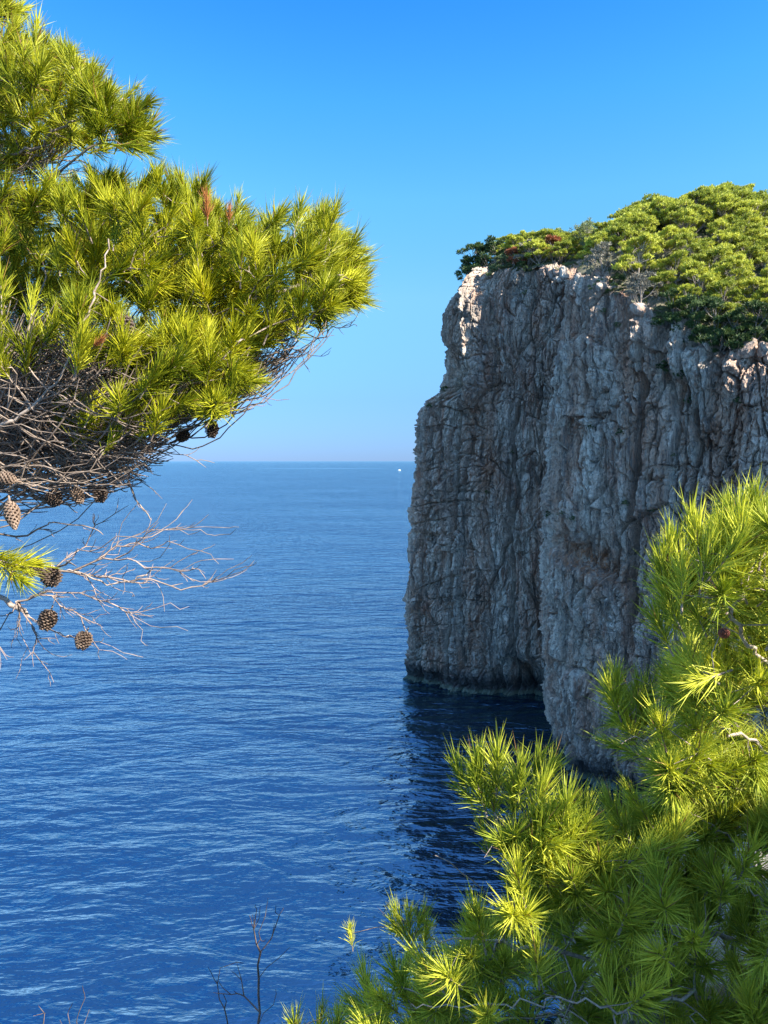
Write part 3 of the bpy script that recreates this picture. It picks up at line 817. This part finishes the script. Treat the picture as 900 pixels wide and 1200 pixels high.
    # dead sprays reaching over the water
    t.dead_spray((140,530,2.4), [(155,560),(190,585),(180,555),(175,600),(155,575),(240,545),(185,520),(120,590)], 2.3, 2.5, ln=.05, extra=6)
    t.dead_spray((235,440,2.55), [(250,500),(325,470),(322,425),(290,450),(300,475),(275,480),(260,460),(310,440)], 2.45, 2.7, ln=.06, extra=14)
    t.dead_spray((330,400,2.8), [(365,415),(385,395),(350,430),(400,385),(415,378)], 2.7, 2.9, ln=.05, extra=8)
    t.dead_spray((62,668,2.28), [(150,592),(152,598),(130,610),(195,592),(215,600),(220,620),(245,625),(260,618),(277,618),(296,650),(290,660),(280,672),(255,680),(225,690),(200,640),(190,620),
                        (170,632),(205,655),(235,645),(240,672),(215,682),(175,690),(150,650),(135,628),(100,640),(110,600),(125,710),(155,700)], 2.15, 2.45, ln=.07, extra=34)
    t.dead_spray((20,705,2.45), [(220,712),(200,705),(180,722),(140,700),(160,735),(165,750),(148,772),(130,765),(110,720),(85,770),(65,800),(30,775),(20,740),(10,760),(0,790),(120,735),(190,735),(80,700),(60,690)], 2.3, 2.55, ln=.06, extra=26)
    t.dead_spray((-10,625,2.35), [(55,615),(65,625),(58,612),(110,618)], 2.3, 2.4, ln=.05)
    for (x, y, Y, d, k, sc) in ((14,602,2.15,(.3,-.3,-.9),0,.95),(64,585,2.3,(.5,-.2,-.7),1,.72),(91,580,2.3,(.35,-.3,-.8),2,.65),(117,580,2.3,(.1,-.2,-1),1,.72),
                               (60,678,2.25,(.2,-.4,-.8),1,.85),(42,664,2.3,(.4,-.2,-.5),1,.65),(55,728,2.4,(-.2,-.3,-.8),2,.95),(97,752,2.4,(-.1,-.5,-.6),2,.85),
                               (248,503,2.45,(.05,-.2,-1),1,.68),(214,511,2.45,(-.5,-.2,-.5),1,.6),(145,382,2.2,(.2,-.5,-.6),1,.8),(5,560,2.1,(-.6,-.3,.2),0,.8),
                               (28,520,2.4,(.3,-.4,-.7),1,.85),(58,497,2.5,(.1,-.4,-.8),1,.8),(380,368,2.7,(.6,-.2,-.6),1,.7),(325,385,2.7,(.3,-.3,-.7),1,.7),(300,430,2.6,(.5,-.3,-.4),1,.7),(18,450,2.6,(.3,-.5,-.4),1,.8)):
        t.cone(x, y, Y, d, k, sc)
    t.finish(root_r=.0019, pw=.30, limb_scale=1.15)
    # the dead brown tufts
    for (x, y, Y, d, k, sc) in ((243,262,2.3,(0,-.2,1),9,.62),(268,262,2.3,(.1,-.2,1),9,.38),(108,408,2.1,(.8,-.3,.6),9,.38)):
        o = bpy.data.objects.new('dry_needle_tuft', DRY); o.rotation_mode = 'QUATERNION'
        o.rotation_quaternion = Vector(d).to_track_quat('Z', 'Y'); o.location = P(x, y, Y)-t.base; o.scale = (sc,)*3; link(o, t.root); o['label'] = 'rust brown dead needle tuft'
DRY = tuft_mesh('dry_needle_tuft', M['dry'], 90, .085, .10, 8, 32, 77)
left_pine()

# ---- right pine (lit) and the low pine in shade beneath it
def right_pine():
    t = Pine('pine_tree', (2.2, 2.3, H-2.2), 'bright young pine at the right edge with one small red-brown cone', 'pine tree', 9, TUFT_R)
    tr = t.limb([(2.2,2.3,H-2.2), (1.95,2.2,H-1.4), (1.75,2.1,H-.7), (1.55,2.05,H+.1)])
    def near(z): return min(tr, key=lambda i: abs(t.nodes[i][2]-z))
    L = lambda pts, z: t.limb([P(*p) for p in pts], near(H+z))
    L([(1000,860,1.95),(940,800,1.8),(890,770,1.72),(860,720,1.68),(840,690,1.66),(820,655,1.65)], -.6)
    L([(1000,700,2.1),(940,680,2.0),(900,640,1.95),(885,590,1.95)], -.3)
    L([(1000,930,1.9),(930,900,1.8),(860,860,1.75),(790,850,1.75),(740,870,1.75)], -.7)
    a = P(855,713,1.68); 
    t.limb([P(870,700,1.7), P(880,670,1.7), P(895,640,1.72)], t.reach(a))
    # upright shoots along the outline
    for (x, y, Y, dx, k, sc) in ((868,612,1.75,-.05,0,1.1),(886,606,1.75,.1,1,1.1),(858,630,1.8,-.15,8,1.1),(818,645,1.7,-.1,9,1.1),(812,630,1.72,-.1,8,1.0),(792,650,1.75,-.15,0,.95),(783,660,1.7,-.1,8,1.0),
                                 (775,675,1.7,-.35,1,1.0),(800,680,1.65,-.1,2,1.0),(898,628,1.7,.1,2,1.1),(845,650,1.7,0,3,1.1),(870,640,1.65,.1,4,1.1),(780,715,1.7,-.4,0,1.0),(770,740,1.7,-.5,2,1.0),(830,660,1.62,.1,8,1.0)):
        t.tuft(x, y-22, Y, (dx+t.rg.gauss(0, .12), -.1+t.rg.gauss(0, .12), 1), sc, k)
    t.region([(790,700),(815,650),(860,595),(905,580),(960,600),(960,800),(900,820),(840,800),(805,770)], 150, 1.6, 2.3, .75, (-.15,-.1,.1))
    t.region([(795,775),(840,775),(880,830),(820,850),(785,815)], 44, 1.7, 2.2, .5, (-.3,-.2,.1))
    t.tuft(790,885,1.6,(-.1,-.7,.55),1.05,5); t.tuft(860,815,1.55,(.1,-.6,.5),1.0,6); t.tuft(772,835,1.65,(-.3,-.3,.8),1.0,0); t.tuft(820,870,1.62,(.2,-.4,.8),1.0,1)
    t.tuft(725,865,1.7,(-1,-.1,.45),.9,8); t.tuft(715,800,2.0,(-.3,0,.8),1.0,0); t.tuft(722,790,2.05,(-.1,0,.9),1.0,2); t.tuft(745,930,1.75,(-.6,-.1,.9),.9,8)
    t.region([(775,865),(860,850),(960,840),(960,960),(820,960),(770,930)], 80, 1.65, 2.2, .6, (-.15,-.3,.1))
    t.region([(725,810),(755,800),(765,835),(735,845)], 7, 2.0, 2.3, .7, (-.3,0,.1))
    t.cone(851,742,1.62,(-.2,-.8,.2),sc=1.0,mesh=CONE_RED,label='small closed red-brown cone')
    t.finish(root_r=.0015, pw=.36)
right_pine()
def low_pine():
    t = Pine('pine_tree', (1.4, 2.3, H-2.9), 'shaded pine filling the lower right corner, one bright sprig over dark water', 'pine tree', 12, TUFT_R)
    tr = t.limb([(1.4,2.3,H-2.9), (1.25,2.25,H-2.4), (1.1,2.15,H-1.9), (1.0,2.1,H-1.5)])
    def near(z): return min(tr, key=lambda i: abs(t.nodes[i][2]-z))
    L = lambda pts, z: t.limb([P(*p) for p in pts], near(H+z))
    L([(900,1180,1.9),(820,1170,1.7),(740,1185,1.6),(660,1170,1.55),(580,1180,1.55),(480,1180,1.6)], -1.9)
    L([(860,1100,2.0),(760,1080,1.8),(700,1040,1.75),(640,1010,1.75),(600,975,1.75),(565,935,1.75),(550,915,1.75)], -1.6)
    L([(900,1060,2.0),(880,1000,1.85),(820,960,1.8),(790,920,1.8),(775,900,1.8)], -1.5)
    L([(880,1180,2.1),(930,1120,1.9),(905,1070,1.7),(870,1030,1.7)], -1.8)
    L([(800,1150,1.9),(640,1110,1.75),(520,1100,1.75),(470,1095,1.8)], -1.8)
    # bright sprig
    for (x, y, dx, k, sc) in ((540,900,-.35,8,1.05),(560,885,-.12,0,1.0),(583,880,.0,0,1.0),(558,905,-.3,1,1.0),(610,895,.0,1,.95),(628,890,.1,8,1.0),(645,895,.3,1,.95),(600,920,-.1,2,.95),(635,915,.35,2,.95),
                          (575,920,-.2,4,.95),(566,968,-.35,8,.75),(620,965,-.1,5,.9),(600,970,-.2,6,.85),(655,935,.3,7,.95),(675,950,.0,6,.95),(650,975,.1,3,1.0),(690,940,.1,5,1.0)):
        t.tuft(x, y, 1.72+t.rg.uniform(-.06, .06), (dx, -.15+t.rg.gauss(0, .1), 1), sc, k)
    for (x, y, dx, k, sc) in ((468,1068,-.35,8,.8),(480,1072,.0,9,.8),(492,1070,.3,8,.75),(411,1085,-.1,9,.5),(462,1075,-.5,1,.6),(500,1080,.1,2,.7),(345,1195,-.1,2,.85),(375,1185,.2,8,.8),(395,1190,.2,0,.9)):
        t.tuft(x, y, 1.72, (dx, -.1, 1), sc, k)
    t.region([(600,965),(690,945),(700,1010),(640,1025),(590,1000)], 26, 1.62, 1.85, .8, (-.15,-.3,.1), kinds=[0,1,2,3,5])
    t.region([(670,985),(720,950),(790,950),(880,950),(960,930),(960,1060),(600,1060),(585,1050),(620,1015)], 130, 1.55, 2.15, .75, (-.15,-.25,.1), kinds=[0,1,2,3,4,5,6,7])
    t.region([(565,1065),(700,1050),(960,1050),(960,1230),(640,1230),(460,1230),(440,1200),(480,1165),(520,1140),(545,1100)], 200, 1.5, 2.2, .8, (-.1,-.25,.1), kinds=[0,1,2,3,4,5,6,7])
    t.region([(430,1160),(470,1120),(560,1070),(560,1230),(400,1230)], 26, 1.6, 2.1, .8, (-.1,-.1,.1), kinds=[0,1,2,3])
    c = 0
    while c < 110:
        x = t.rg.uniform(560, 930); y = t.rg.uniform(980, 1220); t.reach(P(x, y, t.rg.uniform(1.6, 2.4)), wob=.012); c += 1
    t.dead_spray(None, [(508,998),(590,1010),(610,1170),(880,1010),(890,985),(780,1180),(710,1150)], 1.7, 1.9, ln=.05)
    t.finish(root_r=.0015, pw=.36)
low_pine()

# ---- bare shrubs low in the frame
def bare_shrub(base, tips, Y, label, seed):
    t = Pine('bare_shrub', P(base[0], base[1], Y), label, 'shrub', seed, TUFT_R)
    b = P(base[0], base[1], Y)
    t.limb([b, P(base[0]+(tips[0][0]-base[0])*.4+3, base[1]+(tips[0][1]-base[1])*.4, Y), P(tips[0][0], tips[0][1], Y)], wob=.01)
    t.dead_spray(None, tips[1:], Y-.05, Y+.08, ln=.05, kd=0)
    t.finish(root_r=.0012, twig_mat='dark_twig', bark='dark_twig')
bare_shrub((295,1330), [(303,1105),(312,1055),(327,1075),(300,1070),(325,1062),(340,1110),(275,1130),(262,1160),(318,1180),(305,1060)], 2.0, 'thin leafless shrub with upright dark stem standing before the water at bottom centre', 21)
bare_shrub((268,1330), [(262,1165),(258,1135),(272,1130),(255,1150)], 2.1, 'low twiggy leafless stem just left of the taller bare shrub', 22)
bare_shrub((85,1330), [(90,1195),(97,1170),(78,1190),(104,1182),(72,1195)], 2.0, 'tips of a leafless shrub poking up at the bottom left', 23)
bare_shrub((50,1330), [(50,1200),(46,1178),(53,1186)], 2.1, 'single bare twig tip at the very bottom left corner', 24)

# ------------------------------------------------------------------ trees on the cliff
def far_tree_parts(seed, h, spread, flat=.42, dens=1.0, leafsize=.26, bare=.0, low=.15):
    """returns trunk bag, crown bag for a wind-shaped pine of height h"""
    rg = np.random.RandomState(seed); tb = Bag(); cb = Bag()
    lean = rg.normal(size=2)*.18
    top = np.array([lean[0]*h, lean[1]*h, h*.72])
    pts = np.array([np.array([0, 0, -.6])*(1-f)+top*f+np.array([math.sin(f*4+seed)*.15, math.cos(f*3+seed)*.15, 0])*f for f in np.linspace(0, 1, 7)])
    v, q = tube_arrays(pts, np.linspace(.16, .06, 7)*h/5, 7); tb.add(v, q)
    pads = []
    npad = int(11*dens)+rg.randint(3)
    for i in range(npad):
        f = rg.uniform(low, 1.0); az = i*2.4+rg.rand()
        st = pts[max(0, min(6, int(f*6)))]
        rr = spread*(.25+.75*rg.rand()**.6)*(1.15-.55*f)
        c = np.array([st[0]+math.cos(az)*rr, st[1]+math.sin(az)*rr, h*(.20+.78*f)-.10*rr])
        mid = (st+c)/2+np.array([0, 0, -.15*rr])
        bp = catmull([tuple(st), tuple(mid), tuple(c)], 4)
        v, q = tube_arrays(bp, np.linspace(.06, .018, len(bp))*h/5, 5); tb.add(v, q)
        pads.append((c, rg.uniform(.55, 1.05)*h/5, flat*rg.uniform(.75, 1.2)))
        for _ in range(3):
            e = c+rg.normal(size=3)*[.5, .5, .2]*h/5
            v, q = tube_arrays(np.array([mid, (mid+e)/2+rg.normal(size=3)*.08, e]), [.02*h/5, .014*h/5, .007*h/5], 4); tb.add(v, q)
    pads.append((top+[0, 0, .16*h], .8*h/5, flat*1.2))
    Vs = []; T = []
    for (c, r, fl) in pads:
        ncl = max(3, int(15*(1-bare)))
        for k in range(ncl):
            u = rg.normal(size=3); u /= np.linalg.norm(u); u[2] = abs(u[2])*1.0-.25
            cc = c+u*[r, r, r*fl]*rg.uniform(.55, 1.0)
            cr = r*rg.uniform(.22, .36)
            w = rg.normal(size=(26, 3)); w /= np.linalg.norm(w, axis=1)[:, None]; w = w*[1, 1, .8]+[0, 0, .25]
            p = cc+w*cr*rg.uniform(.3, 1.0, (26, 1))
            d = w+rg.normal(size=(26, 3))*.5+[0, 0, .4]; d /= np.linalg.norm(d, axis=1)[:, None]
            sd = np.cross(d, rg.normal(size=(26, 3))); sd /= np.linalg.norm(sd, axis=1)[:, None]
            l = leafsize*rg.uniform(.6, 1.2, (26, 1)); n = len(Vs)*78
            Vs.append(np.stack([p-sd*l*.24, p+sd*l*.24, p+d*l], 1).reshape(-1, 3)); T.append(np.arange(78).reshape(-1, 3)+n)
    Vs = np.vstack(Vs); T = np.vstack(T)
    cb.add(np.array(Vs), np.array(T))
    return tb, cb
KIND = {}
def kind(name, mats, variants, **kw):
    KIND[name] = []
    for i in range(variants):
        tb, cb = far_tree_parts(hash_(name)+i*13, **kw)
        KIND[name].append((tb.mesh('trunk', M['bark_far'], True), cb.mesh('crown', M[mats])))
def hash_(s): return sum(ord(c)*(i+3) for i, c in enumerate(s)) % 9999
kind('pine', 'crown', 7, h=5.4, spread=2.9, flat=.45, dens=2.3, leafsize=.30)
kind('open', 'crown_sage', 1, h=6.2, spread=1.7, flat=.8, dens=1.0, bare=.3, leafsize=.2)
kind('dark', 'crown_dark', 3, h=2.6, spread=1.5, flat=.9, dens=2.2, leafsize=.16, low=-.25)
kind('red', 'crown_red', 1, h=2.2, spread=.9, flat=.8, dens=.7, leafsize=.18)
kind('grey', 'crown_grey', 2, h=2.8, spread=1.5, flat=.7, dens=1.0, bare=.55, leafsize=.2)
kind('sage', 'crown_sage', 2, h=2.0, spread=1.3, flat=.8, dens=1.6, leafsize=.15, low=-.2)
ALLT = []
def plant(kd, x, y, z, sc, rot, name, cat, label=None, group=None, var=None, tilt=(0, 0), rg=random):
    v = KIND[kd]; tm, cm = v[(var if var is not None else rg.randrange(len(v))) % len(v)]
    r = empty(name, (x, y, z)); r.rotation_euler = (tilt[0], tilt[1], rot); r.scale = (sc, sc, sc)
    obj('trunk', tm, r); obj('crown', cm, r)
    tag(r, label, cat, group); ALLT.append(r); return r
def ord_(n):
    tens = ['', '', 'twenty', 'thirty', 'forty', 'fifty', 'sixty', 'seventy', 'eighty', 'ninety']
    if n >= 20:
        k = n+1
        return ['twentieth','thirtieth','fortieth','fiftieth','sixtieth','seventieth','eightieth','ninetieth'][k//10-2] if k % 10 == 0 else tens[k//10]+'-'+ord_(k % 10-1)
    return ['first','second','third','fourth','fifth','sixth','seventh','eighth','ninth','tenth','eleventh','twelfth','thirteenth','fourteenth','fifteenth','sixteenth','seventeenth','eighteenth','nineteenth','twentieth'][n]
def plant_all():
    rg = random.Random(4)
    cand = []
    # Poisson scatter behind the rim
    pts = []
    tries = 0
    while tries < 9000:
        tries += 1
        x = rg.uniform(10, 85); y = rg.uniform(78, 175)
        if not inside(x, y)[0]: continue
        z, d = top_z(x, y); z = z[0]; d = d[0]
        if d < 4.2 or d > 25: continue
        pxx, pyy = proj((x, y, z))
        if pxx < 590 or pxx > 985: continue
        if any((x-a)**2+(y-b)**2 < 2.9**2 for a, b, *_ in pts): continue
        pts.append((x, y, z, d, pxx))
    rows = {'rim': [], 'mid': [], 'back': []}
    for p in pts: rows['rim' if p[3] < 9 else 'mid' if p[3] < 17 else 'back'].append(p)
    txt = {'rim': '%s pine from the left in the row nearest the cliff rim',
           'mid': '%s pine from the left halfway up the wooded cliff top',
           'back': '%s pine from the left along the back of the wood on the cliff top'}
    for rn, lst in rows.items():
        lst.sort(key=lambda p: p[4])
        for i, (x, y, z, d, pxx) in enumerate(lst):
            sc = rg.uniform(.85, 1.15)*(.85 if pxx < 700 else 1.0)*(.75 if d < 6 else 1)
            plant('pine', x, y, z-.2, sc, rg.uniform(0, 6.28), 'pine_tree', 'pine tree', txt[rn] % ord_(i), 'pines covering the cliff top', rg=rg)
    def at(px, d_in, s0):     # point d_in metres behind the rim where the wall is seen at arc s0
        pass
    def rim_pt(px, d):
        """ground point at photo column px that lies d metres behind the rim"""
        best = None
        for Y in np.arange(80, 175, .5):
            X = (px-450)/F*(Y*cp+2.0)
            if inside(X, Y)[0]:
                z, dd = top_z(X, Y)
                if best is None or abs(dd[0]-d) < best[0]: best = (abs(dd[0]-d), X, Y, z[0])
                if dd[0] > d and best: break
        return best[1:]
    for (px, d, kd, sc, nm, cat, lab) in (
        (556, 3.0, 'dark', 2.3, 'evergreen_bush', 'bush', 'dark green bush at the left tip of the cliff top'),
        (572, 3.5, 'dark', 2.4, 'evergreen_bush', 'bush', 'rounded dark bush just left of the rust red one on the cliff'),
        (546, 1.5, 'dark', 1.6, 'evergreen_bush', 'bush', 'low dark bush hanging at the outermost corner of the cliff top'),
        (582, 2.0, 'sage', 1.9, 'evergreen_bush', 'bush', 'small pale green bush below the rust red one at the rim'),
        (598, 3.5, 'red', 1.9, 'dry_bush', 'bush', 'rust red dry bush on the cliff top skyline'),
        (641, 6.0, 'red', 2.2, 'dry_bush', 'bush', 'faded reddish bush tip left of the open round tree'),
        (678, 7.0, 'open', 1.35, 'open_crowned_tree', 'tree', 'single round tree with airy blue-green crown showing sky through it'),
        (612, 4.0, 'grey', 1.8, 'bare_bush', 'bush', 'grey twiggy bush beside the rust red bush'),
        (630, 4.5, 'pine', 1.0, 'pine_tree', 'pine tree', 'small yellow-green pine left of the airy round tree'),
        (650, 5.0, 'pine', .8, 'pine_tree', 'pine tree', 'small pine directly below the airy round tree'),
        (700, 3.5, 'grey', 1.8, 'bare_bush', 'bush', 'grey bare bush on the rim below the first tall pines'),
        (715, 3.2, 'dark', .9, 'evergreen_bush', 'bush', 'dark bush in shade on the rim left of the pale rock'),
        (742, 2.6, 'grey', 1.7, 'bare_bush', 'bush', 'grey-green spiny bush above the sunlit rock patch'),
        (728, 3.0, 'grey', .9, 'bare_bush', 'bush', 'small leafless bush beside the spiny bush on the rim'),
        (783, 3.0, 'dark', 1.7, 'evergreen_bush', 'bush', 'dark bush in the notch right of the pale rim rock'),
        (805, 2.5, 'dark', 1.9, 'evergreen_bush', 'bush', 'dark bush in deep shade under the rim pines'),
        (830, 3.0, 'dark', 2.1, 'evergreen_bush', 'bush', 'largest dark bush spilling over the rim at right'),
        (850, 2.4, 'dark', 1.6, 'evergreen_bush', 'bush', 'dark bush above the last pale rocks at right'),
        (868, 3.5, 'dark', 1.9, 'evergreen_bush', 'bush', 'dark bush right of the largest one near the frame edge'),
        (660, 2.4, 'sage', .9, 'evergreen_bush', 'bush', 'low sage bush on the rim above the long wall joint'),
        (608, 2.0, 'dark', .8, 'evergreen_bush', 'bush', 'dark bush clinging to the broken rim left of centre'),
        (690, 2.0, 'sage', .8, 'evergreen_bush', 'bush', 'small sage bush on the rim right of the nose'),
        (765, 2.0, 'sage', .9, 'evergreen_bush', 'bush', 'sage bush on the rim between the pale rocks')):
        X, Y, z = rim_pt(px, d)
        plant(kd, X, Y, z-.3-(.2 if sc > 1.5 and px < 600 else 0), sc, rg.uniform(0, 6.28), nm, cat, lab, rg=rg)
    # plants rooted in the wall
    ss, CX, CY, CZ, NR = CL
    PXc = 450+F*CX/(CY*cp-(CZ-H)*sp); PYc = 600-F*(CY*sp+(CZ-H)*cp)/(CY*cp-(CZ-H)*sp)
    def wall_at(px, py):
        d = (PXc-px)**2+(PYc-py)**2
        m = d < 9
        if not m.any(): k = np.unravel_index(d.argmin(), d.shape)
        else:
            yy = np.where(m, CY, 1e9); k = np.unravel_index(yy.argmin(), yy.shape)
        return CX[k], CY[k], CZ[k]
    spots = [(519,455,.45,'dark','dark shrub on the shoulder of the prow'),(500,474,.35,'dark','small shrub on the ledge left of the prow joint'),
             (778,432,.55,'dark','dark shrub growing from the wall below the pale rocks'),(795,440,.35,'dark','little shrub right of the dark wall shrub'),
             (612,345,.5,'sage','shrub in the broken gully under the rim'),(690,500,.3,'dark','small plant on the upper middle of the wall'),
             (725,505,.35,'dark','small plant right of the upper middle plant'),(655,600,.4,'sage','pale tuft on the seam of the two walls'),
             (670,607,.35,'sage','pale tuft just right of the seam tuft'),(640,602,.3,'dark','dark tuft left of the seam'),
             (731,590,.35,'sage','bluish tuft high above the rusty ledge'),(788,535,.35,'sage','bluish tuft on the right wall above the near pine'),
             (802,470,.35,'dark','dark tuft on the right wall'),(570,575,.25,'dark','tiny plant on the far wall'),(704,366,.35,'sage','ochre grassy tuft below the rim'),
             (722,380,.35,'sage','ochre grassy tuft beside a rim crack'),(760,600,.3,'sage','small tuft by the black joint'),(860,470,.3,'dark','dark tuft near the right frame edge'),
             (601,528,.25,'dark','tiny dark plant on the prow wall'),(573,302,.4,'dark','shrub hanging from the tip of the cliff')]
    for i, (px, py, sc, kd, lab) in enumerate(spots):
        x, y, z = wall_at(px, py)
        plant(kd, x+.15, y+.1, z-.3, sc, rg.uniform(0, 6.28), 'wall_shrub', 'shrub', lab, 'shrubs rooted in the cliff wall', tilt=(-.25, -.35), rg=rg)
    # rocks lying along the rim
    def rock_mesh(seed):
        r2 = np.random.RandomState(seed)
        import bmesh
        bm = bmesh.new(); bmesh.ops.create_icosphere(bm, subdivisions=3, radius=1)
        pl = [(np.array(r2.normal(size=3)), r2.uniform(.55, .85)) for _ in range(9)]
        for v in bm.verts:
            p = np.array(v.co)
            for n_, dd in pl:
                n1 = n_/np.linalg.norm(n_); e = p.dot(n1)-dd
                if e > 0: p = p-n1*e
            p = p*(1+.05*r2.normal()); v.co = p*[1.2, .9, .8]
        me = bpy.data.meshes.new('rim_rock'); bm.to_mesh(me); bm.free(); me.materials.append(M['soil']); return me
    rm = [rock_mesh(i) for i in range(3)]
    for i, (px, d, sc, lab) in enumerate(((560,1.2,1.0,'pale boulder at the prow corner'),(655,1.0,1.1,'squat pale boulder on the rim at the centre'),(693,1.0,.8,'pale boulder right of the centre notch'),
                                          (740,1.0,1.3,'sunlit pale boulder above the bright rock patch'),(862,1.2,1.4,'largest sunlit boulder at the foot of the dark bushes'),(880,1.2,1.0,'sunlit boulder next to the largest one'))):
        X, Y, z = rim_pt(px, d)
        o = obj('boulder', rm[i % 3], loc=(X, Y, z+.25)); o.scale = (sc*.9,)*3; o.rotation_euler = (rg.random(), rg.random(), rg.random()*6)
        tag(o, lab, 'boulder', 'boulders on the cliff rim')
plant_all()

# ------------------------------------------------------------------ boat far out
def boat():
    p = P(468, 551.0, 3500); r = empty('motor_boat', (p.x, p.y, 0)); r.scale = (.75,.75,.75); tag(r, 'tiny white motor boat on the sea near the horizon beside the cliff', 'boat')
    r.rotation_euler = (0, 0, math.radians(20))
    st = [(-9, 2.3, .2, 2.2), (-4, 2.6, 0, 2.3), (2, 2.5, 0, 2.6), (6, 1.7, .1, 3.0), (9.5, .1, .8, 3.5)]
    V = []; 
    for (x, w, kz, dz) in st: V += [(x, -w, dz), (x, -w*.75, .6), (x, 0, kz-.8), (x, w*.75, .6), (x, w, dz)]
    Q = []
    for i in range(len(st)-1):
        for k in range(5):
            a = i*5+k; b = i*5+(k+1) % 5; Q.append((a, b, b+5, a+5))
    me = mesh_np('hull', V, [np.array(Q), np.array([(0,4,3,2,1)])], M['white'], False); obj('hull', me, r)
    def box(name, x0, x1, w0, w1, z0, z1, tap, mat):
        V = [(x0,-w0,z0),(x1,-w0,z0),(x1,w0,z0),(x0,w0,z0),(x0+tap*.4,-w1,z1),(x1-tap,-w1,z1),(x1-tap,w1,z1),(x0+tap*.4,w1,z1)]
        Q = [(0,3,2,1),(4,5,6,7),(0,1,5,4),(1,2,6,5),(2,3,7,6),(3,0,4,7)]
        return obj(name, mesh_np(name, V, np.array(Q), mat), r)
    box('cabin', -5, 4.5, 2.1, 1.8, 2.2, 4.6, 1.6, M['white']); box('window', -4.4, 3.9, 2.12, 1.98, 3.2, 4.0, .7, M['glass'])
    box('flybridge', -4, 1.5, 1.7, 1.5, 4.62, 5.8, .8, M['white'])
    v, q = tube_arrays([(-1, 0, 5.7), (-1.3, 0, 8.6)], [.1, .05], 6); b = Bag(); b.add(v, q); obj('mast', b.mesh('mast', M['white']), r)
boat()

# ------------------------------------------------------------------ scrub under the pines on the cliff top
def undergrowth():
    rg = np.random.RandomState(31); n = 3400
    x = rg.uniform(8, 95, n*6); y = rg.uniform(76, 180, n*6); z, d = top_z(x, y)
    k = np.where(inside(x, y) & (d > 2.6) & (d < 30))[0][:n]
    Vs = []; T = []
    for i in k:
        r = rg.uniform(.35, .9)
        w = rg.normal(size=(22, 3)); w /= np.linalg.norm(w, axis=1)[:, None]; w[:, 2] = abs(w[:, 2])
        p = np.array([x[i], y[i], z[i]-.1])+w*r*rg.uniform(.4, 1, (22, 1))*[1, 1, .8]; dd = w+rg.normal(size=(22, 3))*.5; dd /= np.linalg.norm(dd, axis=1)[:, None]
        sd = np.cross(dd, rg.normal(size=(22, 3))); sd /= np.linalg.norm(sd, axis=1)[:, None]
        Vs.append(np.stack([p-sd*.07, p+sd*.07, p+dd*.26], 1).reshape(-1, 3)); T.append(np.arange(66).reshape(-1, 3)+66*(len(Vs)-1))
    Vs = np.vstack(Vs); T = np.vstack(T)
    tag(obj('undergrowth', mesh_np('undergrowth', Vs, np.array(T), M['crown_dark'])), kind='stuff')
undergrowth()
